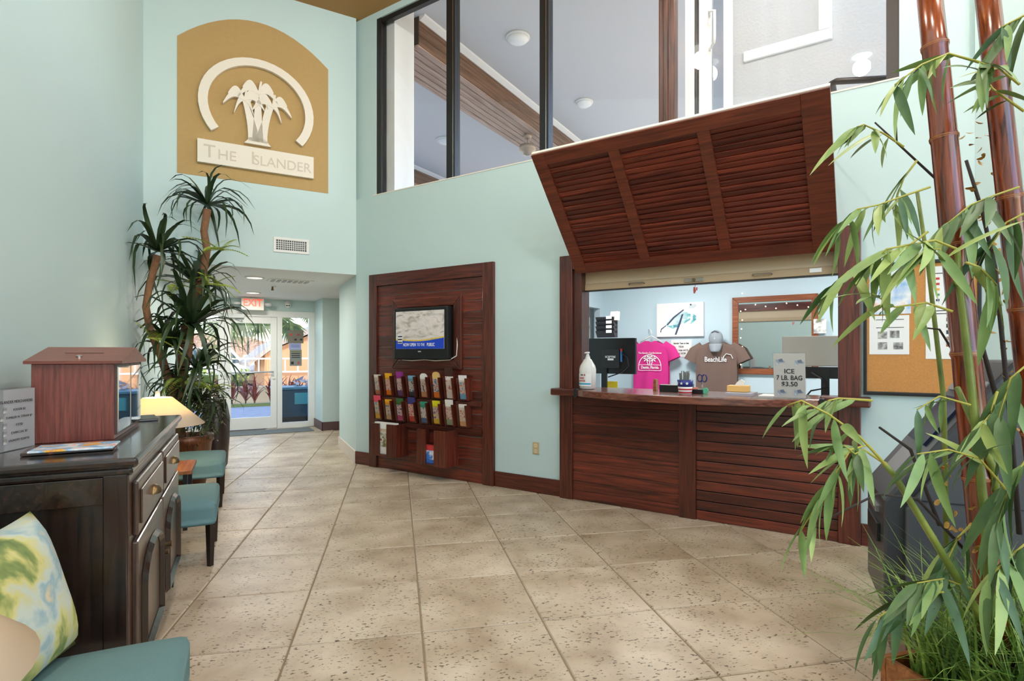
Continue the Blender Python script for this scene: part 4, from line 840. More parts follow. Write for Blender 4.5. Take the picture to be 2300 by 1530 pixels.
# lamps
def lamp(name, x, y, zb, zs, zt_, r0, r1, label, power):
    t = Thing(name, label, 'lamp', FL, (x, y, zb))
    t.part('base', B().lathe([(0.09, zb), (0.09, zb + 0.02), (0.05, zb + 0.04), (0.09, zb + 0.14), (0.07, zb + 0.22), (0.02, zb + 0.27), (0.012, zs + 0.05)], x, y, 20), plain('lamp_base', (120, 84, 52), 0.35), smooth=True)
    t.part('harp', B().tube([(x, y, zs + 0.04), (x, y, zt_ + 0.005)], 0.004, 6), BRASS)
    m = MATS.get('shade_cream')
    if not m:
        m, nt, b = new_mat('shade_cream'); b.inputs['Base Color'].default_value = lin((236, 224, 206)); b.inputs['Roughness'].default_value = 0.9
        tr = nt.nodes.new('ShaderNodeBsdfTranslucent'); tr.inputs[0].default_value = lin((246, 226, 188)); mx = nt.nodes.new('ShaderNodeMixShader'); mx.inputs[0].default_value = 0.5
        nt.links.new(b.outputs[0], mx.inputs[1]); nt.links.new(tr.outputs[0], mx.inputs[2]); nt.links.new(mx.outputs[0], nt.nodes['Material Output'].inputs['Surface']); MATS['shade_cream'] = m
    t.part('shade', B().lathe([(r1, zs), (r0, zt_)], x, y, 40, close=False), m, smooth=True, solid=0.003)
    t.part('finial', B().lathe([(0.006, zt_), (0.016, zt_ + 0.01), (0.018, zt_ + 0.045), (0.012, zt_ + 0.052)], x, y, 12), plain('crystal', (240, 226, 200), 0.1), smooth=True)
    t.part('bulb', B().lathe([(0.01, zs + 0.05), (0.03, zs + 0.08), (0.03, zs + 0.11), (0.01, zs + 0.135)], x, y, 12), plain('bulb', (255, 230, 180), 0.4, emit=(255, 214, 150), estr=20 if power else 0), smooth=True)
    if power:
        d = bpy.data.lights.new('lamp_bulb', 'POINT'); d.energy = power; d.color = (1, 0.78, 0.5); d.shadow_soft_size = 0.04
        o = bpy.data.objects.new('lamp_bulb', d); C.objects.link(o); o.location = FL @ Vector((x, y, zs + 0.16))
lamp('table_lamp', -1.704, -0.331, 0.465, 0.80, 1.016, 0.10, 0.33, 'lit table lamp with wide cream cone shade between the teal chairs', 14)
lamp('table_lamp', -5.70, -0.30, 0.465, 0.835, 1.05, 0.10, 0.33, 'cream cone-shaded table lamp beside the patterned cushion', 0)
for (x, lab) in ((-1.72, 'small honey wood side table between the two teal chairs'), (-5.72, 'small honey wood side table under the lamp by the patterned cushion')):
    t = Thing('side_table', lab, 'table', FL, (x, -0.33, 0))
    t.part('table_top', bx(x - 0.25, x + 0.25, -0.585, -0.10, 0.435, 0.465), TABLEW, bevel=0.004)
    for (dx, dy) in ((-0.21, -0.54), (0.21, -0.54), (-0.21, -0.14), (0.21, -0.14)): t.part('leg', bx(x + dx - 0.015, x + dx + 0.015, dy - 0.015, dy + 0.015, 0, 0.435), BLACK)
# chairs
def chair(x, label, group):
    t = Thing('slipper_chair', label, 'chair', FL, (x, -0.45, 0), group)
    def seat(u, v):
        return None
    b = bx(x - 0.29, x + 0.29, -0.79, -0.16, 0.265, 0.425)
    for v in b.bm.verts:
        pass
    bmesh.ops.subdivide_edges(b.bm, edges=b.bm.edges[:], cuts=5, use_grid_fill=True)
    for v in b.bm.verts:
        if v.co.z > 0.42: v.co.z += 0.035 * (1 - ((v.co.x - x) / 0.29) ** 2) * (1 - ((v.co.y + 0.475) / 0.315) ** 2) ** 0.5 if abs(v.co.y + 0.475) < 0.315 else 0
    t.part('seat', b, TEAL, smooth=True, bevel=0.03)
    b = bx(x - 0.29, x + 0.29, -0.20, -0.08, 0.30, 0.86); bmesh.ops.subdivide_edges(b.bm, edges=b.bm.edges[:], cuts=3, use_grid_fill=True)
    for v in b.bm.verts: v.co.y += 0.10 * (v.co.z - 0.3) - 0.02
    t.part('backrest', b, TEAL, smooth=True, bevel=0.03)
    for (dx, dy) in ((-0.255, -0.755), (0.255, -0.755), (-0.255, -0.13), (0.255, -0.13)):
        b = B().tube([(x + dx, dy, 0.27), (x + dx * 1.01, dy, 0.0)], [0.028, 0.019], 4); t.part('leg', b, LEGW)
    return t
chair(-2.575, 'teal upholstered armless chair between the sideboard and the side table lamp', 'teal chairs')
chair(-1.06, 'teal upholstered armless chair beside the tall potted tree', 'teal chairs')
chair(-5.02, 'teal upholstered armless chair carrying the patterned cushion', 'teal chairs')
# cushion
cu = B(); 
def pil(u, v, s):
    a, b_ = 2 * u - 1, 2 * v - 1; th = 0.085 * ((1 - a ** 4) * (1 - b_ ** 4)) ** 0.6
    return (0.225 * a * (1 - 0.06 * (1 - b_ * b_)), s * th, 0.225 * b_ * (1 - 0.06 * (1 - a * a)))
cu.grid(lambda u, v: pil(u, v, 1), 14, 14); cu.grid(lambda u, v: pil(u, v, -1), 14, 14); bmesh.ops.remove_doubles(cu.bm, verts=cu.bm.verts, dist=0.0005)
o = add('throw_cushion', cu.mesh('throw_cushion', True), ramp_mat('tropical_print', [(0.30, (70, 92, 60)), (0.40, (124, 140, 80)), (0.46, (196, 190, 120)), (0.53, (186, 196, 186)), (0.60, (140, 168, 176)), (0.70, (220, 196, 150))], 6, 0.85, dist=0.4),
        FL @ T(-4.90, -0.36, 0.655) @ Matrix.Rotation(math.radians(-12), 4, 'Z') @ Matrix.Rotation(math.radians(-16), 4, 'X')); tag(o, 'tropical leaf patterned throw cushion leaning on the teal chair', 'cushion')

# ================================================================== DRACAENA TREE IN THE CORNER
BARK = plain('tree_bark', (132, 94, 66), 0.9, noise=0.35, nscale=30, bump=0.8)
STRAP = ramp_mat('strap_leaf', [(0.35, (26, 42, 24)), (0.6, (50, 72, 36)), (0.75, (96, 104, 48))], 3, 0.4)
FERN = ramp_mat('fern_green', [(0.3, (96, 120, 40)), (0.7, (168, 180, 60))], 12, 0.6)
TY = 5.78
tr = Thing('dracaena_tree', 'tall artificial dracaena tree with bare trunks and strap leaves by the sideboard', 'potted tree', FW, (wpt(420, 1000, TY).x, TY, 0))
tb_ = tr.b
def tpts(l): return [wpt(x, y, TY + dy) for (x, y, dy) in l]
tr.part('pot', B().lathe([(0.17, 0.0), (0.21, 0.25), (0.23, 0.44), (0.25, 0.46), (0.25, 0.52), (0.21, 0.52), (0.20, 0.46)], tb_.x, tb_.y, 28), wood('barrel_wood', (70, 36, 18), (140, 80, 40), 0.4, 'Z'), smooth=True)
tr.part('trunk', B().tube(tpts([(405, 985, 0), (398, 900, 0), (404, 830, -.05), (410, 760, 0), (432, 690, .03), (455, 620, 0), (465, 560, 0), (458, 520, 0), (466, 470, 0)]), [0.055, 0.052, 0.048, 0.045, 0.042, 0.04, 0.037, 0.035, 0.038], 10), BARK, smooth=True)
tr.part('trunk', B().tube(tpts([(396, 960, .0), (384, 870, -.1), (362, 800, -.25), (337, 740, -.4), (328, 690, -.5), (336, 640, -.5), (348, 595, -.48), (354, 575, -.46)]), [0.045, 0.042, 0.038, 0.034, 0.032, 0.032, 0.032, 0.036], 9), BARK, smooth=True)
tr.part('trunk', B().tube(tpts([(405, 930, -.1), (412, 850, -.1), (425, 790, -.12), (430, 740, -.1)]), [0.04, 0.036, 0.032, 0.03], 9), BARK, smooth=True)
lm = [strap_mesh('leaf', STRAP, 0.56, 0.046, 0.55, 0.7), strap_mesh('leaf', STRAP, 0.52, 0.044, 0.5, 1.15), strap_mesh('leaf', STRAP, 0.46, 0.042, 0.8, 0.45)]
TIPS = [Vector((0.45, 0, -0.2)), Vector((0.40, 0, -0.38)), Vector((0.38, 0, -0.05))]
def tuft(px, py, dy, n, s, lo=-0.5, hi=0.9):
    c = wpt(px, py, TY + dy) - tb_
    FBi = FB.inverted()
    for k in range(n):
        q = random.randrange(3)
        for tries in range(30):
            m = T(*c) @ Matrix.Rotation(k * 2.399 + random.uniform(-.5, .5) + tries, 4, 'Z') @ Matrix.Rotation(-random.uniform(lo, hi), 4, 'Y') @ Matrix.Rotation(random.uniform(-.4, .4), 4, 'X') @ Matrix.Scale(s * random.uniform(0.8, 1.15), 4)
            ok = True
            for tip in (TIPS[q], Vector((0.25, 0, 0.06))):
                w_ = m @ tip + tb_; pb = FBi @ w_
                if (FLi @ w_).y > -0.03 or (pb.y > -0.03 and w_.z > HALL - 0.08): ok = False
            if ok: break
        if not ok: continue
        o = bpy.data.objects.new('leaf', lm[q]); C.objects.link(o); o.parent = tr.o; o.matrix_local = m
tuft(466, 462, 0, 34, 0.95, -0.8, 0.6)
tuft(354, 566, -0.46, 28, 1.0, -0.8, 0.5)
tuft(440, 640, 0.05, 30, 1.15, -0.7, 0.5)
tuft(430, 730, -0.12, 44, 1.25, -0.9, 0.4)
tuft(378, 780, -0.2, 26, 1.1, -0.9, 0.4)
tuft(440, 830, -0.1, 34, 1.05, -0.9, 0.4)
tuft(395, 880, 0.1, 24, 1.0, -0.7, 0.4)
tuft(450, 900, -0.05, 30, 0.9, -0.9, 0.3)
def fern_mesh():
    b = B()
    for k in range(14):
        a = k / 14; x = 0.3 * a; z = -0.12 * a * a; l = 0.085 * (1 - a) + 0.012
        for s_ in (-1, 1):
            v = [b.bm.verts.new(p) for p in ((x, 0, z), (x + 0.012, s_ * l * 0.5, z + 0.008), (x + 0.03, s_ * l, z - 0.012), (x + 0.016, s_ * l * 0.5, z - 0.004))]; b.bm.faces.new(v)
    me = b.mesh('fern_frond'); me.materials.append(FERN); return me
fm = fern_mesh()
for (px, py, n) in ((490, 560, 6), (480, 640, 6), (345, 760, 8), (400, 640, 5), (430, 860, 7), (400, 850, 5), (470, 870, 5)):
    c = wpt(px, py, TY - (0.5 if px < 380 else 0.15)) - tb_
    for k in range(n):
        m = T(*c) @ Matrix.Rotation(k * 2.4 + random.uniform(-.3, .3), 4, 'Z') @ Matrix.Rotation(-random.uniform(-0.3, 0.9), 4, 'Y') @ Matrix.Scale(random.uniform(0.7, 1.1), 4)
        tip = m @ Vector((0.3, 0, -0.12)) + tb_
        if (FLi @ tip).y > -0.05 or ((FB.inverted() @ tip).y > -0.05 and tip.z > HALL - 0.1): continue
        o = bpy.data.objects.new('fern_frond', fm); C.objects.link(o); o.parent = tr.o; o.matrix_local = m
# bushy filler at the foot
b = B()
for k in range(1500):
    c = wpt(random.gauss(440, 26), random.gauss(915, 36), TY + random.uniform(-0.2, 0.2))
    if c.z < 0.42: continue
    d_ = Vector((random.uniform(-1, 1), random.uniform(-1, 1), random.uniform(-1, 0.6))).normalized(); s_ = d_.cross(Vector((0.3, 0.2, 1))).normalized() * 0.009; l = random.uniform(0.04, 0.09)
    v = [b.bm.verts.new(p) for p in (c, c + d_ * l * 0.5 + s_, c + d_ * l, c + d_ * l * 0.5 - s_)]; b.bm.faces.new(v)
tr.part('undergrowth', b, ramp_mat('undergrowth_leaf', [(0.3, (34, 46, 24)), (0.6, (84, 92, 40)), (0.75, (130, 120, 60))], 8, 0.6))['kind'] = 'stuff'
vp = wpt(484, 945, 6.6)
vs = single('dark_urn', B().lathe([(0.10, 0), (0.13, 0.05), (0.15, 0.35), (0.155, 0.6), (0.13, 0.75), (0.11, 0.80), (0.13, 0.84), (0.10, 0.84), (0.09, 0.6)], vp.x, vp.y, 24), plain('urn_glaze', (52, 36, 32), 0.3), FW, (vp.x, vp.y, 0), 'tall dark glazed urn standing behind the dracaena foliage', 'urn', smooth=True)

# ================================================================== OFFICE THINGS (seen over the counter)
def OW(px, py, off):
    """counter-frame (u, z) of a pixel on the plane a distance off behind the wall"""
    o = FC @ Vector((0, off, 0)); d = FC.to_3x3() @ Vector((1, 0, 0)); rx = (px - CX) / F
    u = (rx * o.y - o.x) / (d.x - rx * d.y); Y = o.y + u * d.y
    return u, CH + (HY - py) / F * Y
def rect(px0, py0, px1, py1, off):
    u0, z0 = OW(px0, py1, off); u1, z1 = OW(px1, py0, off); return u0, u1, min(z0, z1), max(z0, z1)
q = OW(1475, 683, OD - 0.04), OW(1580, 760, OD - 0.04)
u0, u1 = q[0][0], q[1][0]; z1 = OW(1475, 683, OD - 0.04)[1]; z0 = OW(1475, 757, OD - 0.04)[1]
cv = Thing('turtle_canvas', 'white canvas with a teal watercolour sea turtle on the office wall', 'painting', FC, ((u0 + u1) / 2, OD, z0))
cv.part('canvas', bx(u0, u1, OD - 0.045, OD, z0, z1), plain('canvas', (240, 236, 234), 0.7), bevel=0.003)
W_, H_ = u1 - u0, z1 - z0; TQ = ramp_mat('turtle_teal', [(0.3, (70, 130, 150)), (0.5, (120, 190, 196)), (0.7, (200, 226, 226))], 30, 0.7); NV = plain('turtle_navy', (60, 72, 100), 0.7)
def pp(pts, mat, nm, dy): cv.part(nm, B().prism([(u0 + W_ * x, z0 + H_ * z) for x, z in pts], OD - 0.046 - dy, OD - 0.0445), mat)
def ell(cx, cz, rx, rz, an, n=18): return [(cx + rx * math.cos(t) * math.cos(an) - rz * math.sin(t) * math.sin(an), cz + rx * math.cos(t) * math.sin(an) + rz * math.sin(t) * math.cos(an)) for t in [2 * math.pi * k / n for k in range(n)]]
pp(ell(0.46, 0.50, 0.30, 0.15, 0.72), ramp_mat('turtle_pale', [(0.35, (150, 196, 202)), (0.55, (206, 224, 224)), (0.7, (236, 238, 236))], 14, 0.7), 'painted_shell', 0.0005)
pp([(0.22, 0.36), (0.36, 0.58), (0.58, 0.80), (0.60, 0.78), (0.40, 0.56), (0.25, 0.34)], NV, 'painted_stroke', 0.001)
pp([(0.24, 0.32), (0.40, 0.34), (0.52, 0.40), (0.50, 0.30), (0.36, 0.24)], TQ, 'painted_stroke', 0.001)
pp([(0.55, 0.66), (0.585, 0.66), (0.53, 0.40), (0.435, 0.05), (0.40, 0.06), (0.47, 0.34)], NV, 'painted_flipper', 0.0015)
pp([(0.58, 0.44), (0.72, 0.54), (0.74, 0.50), (0.60, 0.38)], TQ, 'painted_stroke', 0.001)
pp([(0.78, 0.66), (0.85, 0.60), (0.85, 0.48), (0.74, 0.36), (0.73, 0.39), (0.78, 0.50)], TQ, 'painted_flipper', 0.001)
pp(ell(0.78, 0.88, 0.085, 0.055, 0.5), plain('turtle_head', (206, 214, 218), 0.7), 'painted_head', 0.001); pp(ell(0.74, 0.93, 0.02, 0.025, 0), NV, 'painted_spot', 0.002); pp(ell(0.70, 0.62, 0.05, 0.05, 0), TQ, 'painted_spot', 0.001)
pp([(0.08, 0.14), (0.10, 0.24), (0.22, 0.36), (0.21, 0.32), (0.11, 0.21), (0.10, 0.13)], NV, 'painted_tail', 0.001)
# mirror
u0, z1 = OW(1645, 669, OD - 0.03); u1, _ = OW(1838, 661, OD - 0.03); z0 = OW(1645, 840, OD - 0.03)[1]
mi = Thing('wall_mirror', 'wood framed mirror with string lights on the office wall', 'mirror', FC, ((u0 + u1) / 2, OD, z0))
fw = 0.075
mi.part('glass', bx(u0 + fw, u1 - fw, OD - 0.022, OD - 0.004, z0 + fw, z1 - fw), MIRR)
for s_ in 'lrtb': mi.part('frame_rail', B().prism(mitre(u0, u1, z0, z1, fw, s_), OD - 0.045, OD), FRAMEW, bevel=0.004)
for k in range(9): mi.part('string_bulb', B().lathe([(0.002, 0), (0.008, 0.008), (0.002, 0.016)], u0 + fw + 0.03 + 0.01 * (k % 3), OD - 0.03, 8).shift((0, 0, z0 + 0.12 + 0.12 * k)), plain('fairy', (255, 244, 214), 0.4, emit=(255, 236, 190), estr=4))
for k in range(10): mi.part('string_bulb', B().lathe([(0.002, 0), (0.008, 0.008), (0.002, 0.016)], u0 + fw + 0.09 + 0.125 * k, OD - 0.03, 8).shift((0, 0, z1 - fw - 0.07 + 0.03 * ((k * 5) % 3 - 1))), MATS['fairy'])
u, z = OW(1842, 733, OD - 0.02)
single('small_photo', bx(u - 0.07, u + 0.07, OD - 0.06, OD - 0.045, z - 0.09, z + 0.09), ramp_mat('small_photo_print', [(0.35, (90, 84, 84)), (0.5, (226, 224, 222)), (0.8, (236, 234, 232))], 9, 0.5), FC, (u, OD - 0.05, z - 0.09), 'small white photo print on the mirror frame corner', 'photo')
# notice paper between shirts
u0, z1 = OW(1507, 764, OD - 0.01); u1, z0 = OW(1553, 802, OD - 0.01)
t = Thing('shirt_price_notice', 'white paper listing shirt prices on the office wall', 'notice', FC, ((u0 + u1) / 2, OD, z0))
t.part('sheet', bx(u0, u1, OD - 0.006, OD, z0, z1), PAPER)
for k, s_ in enumerate(('Islander Tees on Sale', '$25.00', 'Med., Large, and XL', 'XXL $27.99')): text(s_, 0.034, INK, T(0, -0.008, (z1 - z0) * (0.80 - 0.2 * k)), t.o, 'printed_line', extrude=0.0004, bold=0.0008, sx=0.75)
# t-shirts
def shirt(name, px, pytop, off, mat, label, wid, hgt):
    u, z = OW(px, pytop, off); t = Thing(name, label, 't-shirt', FC, (u, off, z - hgt))
    b = B(); n = 12
    def body(s_):
        def fn(a, c):
            zz = -hgt * c; half = wid * (0.5 + 0.02 * math.sin(c * 3))
            if c < 0.02: half = wid * 0.30
            elif c < 0.12: half = wid * (0.30 + 0.20 * (c / 0.12) ** 0.6)
            x = (2 * a - 1) * half; drop = 0.05 * (abs(2 * a - 1) ** 2) * (1 if c < 0.05 else 0.4)
            if c < 0.02 and abs(2 * a - 1) < 0.45: zz -= 0.035 * math.cos((2 * a - 1) / 0.45 * math.pi / 2)
            y = s_ * (0.035 + 0.02 * (1 - (2 * a - 1) ** 2)) + 0.012 * math.sin(a * 17 + c * 5) * c
            return (u + x, off - 0.06 + y, z + zz - drop)
        return fn
    b.grid(body(-1), 20, 18); b.grid(body(1), 20, 18)
    t.part('body', b, mat, smooth=True)
    for s_ in (-1, 1):
        b = B().tube([(u + s_ * wid * 0.36, off - 0.06, z - 0.075), (u + s_ * wid * 0.56, off - 0.065, z - 0.15), (u + s_ * wid * 0.68, off - 0.07, z - 0.28)], [0.07, 0.085, 0.095], 14, caps=False)
        for v in b.bm.verts: v.co.y = off - 0.065 + (v.co.y - off + 0.065) * 0.5
        t.part('sleeve', b, mat, smooth=True)
    return t, u, z
PINK = plain('pink_cotton', (206, 44, 132), 0.9, noise=0.05, nscale=60)
t, u, z = shirt('pink_tshirt', 1466, 764, OD - 0.05, PINK, 'bright pink printed t-shirt hanging on the office wall', 0.50, 0.80)
y_ = -0.075 - 0.05
text('The Islander Condominiums', 0.04, WHITEINK, T(0.0, y_, 0.80 - 0.19), t.o, 'shirt_lettering', sx=0.75)
text('Destin, Florida', 0.055, WHITEINK, T(0.0, y_, 0.80 - 0.40), t.o, 'shirt_lettering', bold=0.001, sx=0.8)
def off_part(t, name, pts, mat, y): t.part(name, B().prism([(t.b.x + x, t.b.z + zz) for x, zz in pts], t.b.y + y - 0.003, t.b.y + y), mat)
for a in range(1, 16):
    pass
arcp = [(0.17 * math.cos(math.radians(k)), 0.42 + 0.17 * math.sin(math.radians(k))) for k in range(0, 181, 12)] + [(0.16 * math.cos(math.radians(k)), 0.42 + 0.16 * math.sin(math.radians(k))) for k in range(180, -1, -12)]
b = emblem([(t.b.x + x, t.b.z + zz) for x, zz in arcp], t.b.y + y_ - 0.003, t.b.y + y_); t.part('shirt_print', b, WHITEINK)
for dx, hh_ in ((-0.05, 0.09), (0.0, 0.12), (0.05, 0.09)):
    off_part(t, 'shirt_print', [(dx * 0.4 - 0.006, 0.43), (dx * 0.4 + 0.006, 0.43), (dx + 0.004, 0.43 + hh_), (dx - 0.004, 0.43 + hh_)], WHITEINK, y_)
    for s_ in (-1, 1):
        for (ddx, ddz) in ((0.05, 0.005), (0.04, -0.03), (0.025, 0.03)): off_part(t, 'shirt_print', [(dx, 0.43 + hh_), (dx + s_ * ddx * 0.6, 0.44 + hh_ + ddz + 0.012), (dx + s_ * ddx, 0.43 + hh_ + ddz), (dx + s_ * ddx * 0.5, 0.43 + hh_ + ddz)], WHITEINK, y_)
for z0_, z1_ in ((0.355, 0.361), (0.435, 0.441)): off_part(t, 'shirt_print', [(-0.17, z0_), (0.17, z0_), (0.17, z1_), (-0.17, z1_)], WHITEINK, y_)
for x in (-0.17, 0.164): off_part(t, 'shirt_print', [(x, 0.355), (x + 0.006, 0.355), (x + 0.006, 0.441), (x, 0.441)], WHITEINK, y_)
single('clothes_hanger', B().tube([(u + 0.16, OD - 0.10, z - 0.03), (u, OD - 0.10, z + 0.06), (u - 0.17, OD - 0.10, z - 0.03)], 0.008, 8).tube([(u, OD - 0.10, z + 0.06), (u, OD - 0.10, z + 0.12), (u - 0.03, OD - 0.10, z + 0.16), (u - 0.06, OD - 0.06, z + 0.15), (u - 0.06, OD, z + 0.14)], 0.006, 8), WHITE, FC, (u, OD - 0.1, z), 'white plastic hanger holding the pink t-shirt', 'hanger', smooth=True)
TAUPE = plain('taupe_cotton', (116, 94, 86), 0.9, noise=0.05, nscale=60)
t, u, z = shirt('taupe_tshirt', 1612, 766, OD - 0.05, TAUPE, 'taupe brown t-shirt with white beach lettering on the office wall', 0.52, 0.82)
text('BeachLife', 0.095, WHITEINK, T(0.0, -0.125, 0.82 - 0.255), t.o, 'shirt_lettering', bold=0.001, sx=0.80)
b = B().tube([(t.b.x + 0.10, t.b.y - 0.125, t.b.z + 0.60), (t.b.x + 0.14, t.b.y - 0.125, t.b.z + 0.645), (t.b.x + 0.20, t.b.y - 0.125, t.b.z + 0.63), (t.b.x + 0.225, t.b.y - 0.125, t.b.z + 0.58)], 0.005, 6); t.part('shirt_print', b, WHITEINK)
cp = Thing('baseball_cap', 'grey baseball cap hung over the taupe t-shirt', 'cap', FC, (u, OD - 0.16, z - 0.1))
CAPM = plain('cap_grey', (150, 158, 166), 0.85, noise=0.08, nscale=50)
b = B(); b.grid(lambda a, c: (u + 0.095 * math.cos(2 * math.pi * a) * math.sin(math.pi * (0.03 + 0.47 * c)) , OD - 0.15 - 0.085 * math.cos(math.pi * (0.03 + 0.47 * c)) * 0.9, z + 0.03 + 0.115 * math.sin(2 * math.pi * a) * math.sin(math.pi * (0.03 + 0.47 * c))), 24, 8)
cp.part('crown', b, CAPM, smooth=True)
b = B(); b.grid(lambda a, c: (u + (a - 0.5) * 0.17 * (1 - 0.35 * c * c), OD - 0.17 - 0.05 * math.sin(math.pi * a) - 0.035 * c, z - 0.04 - 0.11 * c), 10, 5); cp.part('brim', b, CAPM, smooth=True, solid=0.006)
cp.part('strap', B().tube([(u - 0.05, OD - 0.20, z + 0.11), (u, OD - 0.215, z + 0.135), (u + 0.05, OD - 0.20, z + 0.11)], 0.006, 6), plain('cap_strap', (90, 96, 102), 0.8))
# hanging red charm
u, z = OW(1563, 645, 0.12)
single('red_charm', B().tube([(u, 0.1, 1.955), (u, 0.1, 1.935)], 0.002, 5).lathe([(0.002, -0.05), (0.012, -0.03), (0.008, -0.005), (0.002, 0.0)], u, 0.1, 8).shift((0, 0, 0)) if False else B().tube([(u, 0.1, 1.955), (u, 0.1, 1.93)], 0.0025, 5).tube([(u - 0.008, 0.1, 1.93), (u - 0.004, 0.1, 1.90), (u - 0.008, 0.1, 1.875)], [0.006, 0.012, 0.005], 6).tube([(u + 0.012, 0.1, 1.925), (u + 0.014, 0.1, 1.90)], [0.008, 0.005], 6), plain('charm_red', (206, 90, 80), 0.5), FC, (u, 0.1, 1.9), 'small red charm hanging from the roller shutter bar', 'charm')
# desk behind the counter
dk = Thing('office_desk', 'white office desk behind the counter carrying the monitors', 'desk', FC, (4.1, 0.9, 0))
dk.part('desk_top', bx(2.2, 6.3, 0.55, 1.35, 0.74, 0.77), WHITE); dk.part('side_panel', bx(2.22, 2.26, 0.58, 1.3, 0, 0.74), WHITE); dk.part('side_panel', bx(6.2, 6.24, 0.58, 1.3, 0, 0.74), WHITE)
def monitor(px, py0, px1, py1, off, mat, label, back=True):
    """back: the stem reaches the middle of the panel's rear, else it ends at the lower case"""
    u0, z1 = OW(px, py0, off); u1, _ = OW(px1, py0, off); z0 = OW(px, py1, off)[1]; uc = (u0 + u1) / 2
    t = Thing('computer_monitor', label, 'monitor', FC, (uc, off, 0.88))
    t.part('panel', bx(u0, u1, off - 0.02, off + 0.02, z0, z1), mat, bevel=0.006)
    t.part('riser', B().box(uc - 0.3, uc + 0.3, off - 0.14, off + 0.16, 0.86, 0.88).box(uc - 0.3, uc - 0.28, off - 0.14, off + 0.16, 0.77, 0.86).box(uc + 0.28, uc + 0.3, off - 0.14, off + 0.16, 0.77, 0.86), BLACK)
    t.part('foot', bx(uc - 0.15, uc + 0.15, off - 0.1, off + 0.1, 0.88, 0.892), BLACKP, bevel=0.004)
    t.part('stem', bx(uc - 0.03, uc + 0.03, off - 0.045, off - 0.02, 0.892, (z0 + z1) / 2 if back else z0 - 0.02), BLACKP)
    return t, u0, u1, z0, z1, uc
t, u0, u1, z0, z1, uc = monitor(1296, 761, 1429, 838, 0.75, BLACKP, 'black monitor seen from behind beside the sanitizer jug')
zc = (z0 + z1) / 2
mt = t.part('mount_plate', bx(uc - 0.02, uc + 0.17, 0.70, 0.732, zc - 0.13, zc + 0.07), plain('plate_black', (34, 35, 38), 0.5), bevel=0.006)
text('SCEPTRE', 0.03, WHITEINK, T(0.075, -0.053, zc - 0.01 - 0.88), t.o, 'maker_mark', bold=0.0006)
t.part('label', bx(uc + 0.045, uc + 0.11, 0.698, 0.70, zc - 0.045, zc - 0.025), PAPER, mt)
t.part('cable', B().tube([(uc + 0.2, 0.70, zc + 0.03), (uc + 0.27, 0.68, zc - 0.02), (uc + 0.28, 0.68, zc - 0.1), (uc + 0.2, 0.69, zc - 0.17), (uc + 0.05, 0.70, zc - 0.22)], 0.006, 6), BLACK)
t.part('marker_clip', bx(uc + 0.185, uc + 0.2, 0.70, 0.715, zc - 0.06, zc + 0.05), plain('clip_blue', (60, 120, 180), 0.4)); t.part('marker_clip', bx(uc + 0.185, uc + 0.2, 0.70, 0.715, zc + 0.05, zc + 0.075), plain('clip_red', (200, 50, 44), 0.4))
t, u0, u1, z0, z1, uc = monitor(1757, 756, 1960, 822, 0.55, plain('grey_monitor', (192, 186, 178), 0.5), 'grey backed monitor behind the ice sign on the counter', back=False)
t.part('lower_case', bx(u0 + 0.1, u1, 0.53, 0.57, z0 - 0.1, z0 - 0.005), BLACKP); t.part('cable', B().tube([(uc - 0.1, 0.5, z0 - 0.05), (uc - 0.02, 0.47, z0 - 0.1), (uc + 0.03, 0.48, z0 - 0.17), (uc - 0.1, 0.47, z0 - 0.2), (uc - 0.16, 0.48, z0 - 0.28)], 0.007, 6), BLACK)
u, z = OW(1505, 855, 0.7); single('yellow_note', bx(2.98, 3.12, 0.80, 0.803, 0.93, 1.07), plain('note_yellow', (240, 206, 40), 0.6), FC, (3.05, 0.8, 0.93), 'yellow sticky note hanging below the black monitor', 'note')
# wall file rack with papers near the office doorway
u0, z1 = OW(1344, 718, 2.4); u1, z0 = OW(1384, 758, 2.4)
t = Thing('wall_file_rack', 'black wire mesh file rack with papers beside the office doorway', 'file rack', FC, ((u0 + u1) / 2, 2.4, z0))
for k in range(4):
    zz = z0 + (z1 - z0) * k / 4; t.part('tray', B().prism([(2.36, zz), (2.44, zz), (2.44, zz + 0.09), (2.30, zz + 0.09)], u0, u1, 'x'), plain('mesh_black', (52, 50, 56), 0.6)); t.part('label_card', bx(u0 + 0.16, u0 + 0.24, 2.295, 2.30, zz + 0.06, zz + 0.10), PAPER)
t.part('back', bx(u0, u1, 2.44, 2.45, z0, z1), BLACK); t.part('papers', B().prism([(2.33, z1 - 0.02), (2.42, z1 - 0.02), (2.44, z1 + 0.10), (2.36, z1 + 0.10)], u0 + 0.2, u1 + 0.04, 'x'), plain('paper_pinkish', (226, 212, 208), 0.6))
struct('wall_store_back', bx(0.2, 1.7, 4.6, 4.7, 0, 2.75), plain('store_cream', (216, 196, 170)), FC)
sf = Thing('store_shelf', 'cream shelf unit with supplies in the room behind the office', 'shelf', FC, (1.2, 4.2, 0))
for z in (0.6, 1.0, 1.4, 1.8): sf.part('shelf_board', bx(0.6, 1.74, 3.9, 4.3, z, z + 0.03), PAPER)
sf.part('upright', bx(1.1, 1.14, 3.9, 4.3, 0, 2.0), PAPER)
for (x, z, c, nm) in ((0.75, 1.03, (60, 56, 60), 'dark box on the store shelf'), (1.2, 1.03, (140, 100, 150), 'purple bag on the store shelf'), (1.3, 1.43, (190, 170, 140), 'tan carton on the top store shelf'), (0.8, 1.43, (80, 70, 80), 'charcoal carton on the top store shelf')):
    single('carton', bx(x, x + 0.28, 3.95, 4.2, z, z + 0.2), plain('carton_%d' % c[0], c, 0.7), FC, (x + 0.14, 4.05, z), nm, 'carton', bevel=0.02)
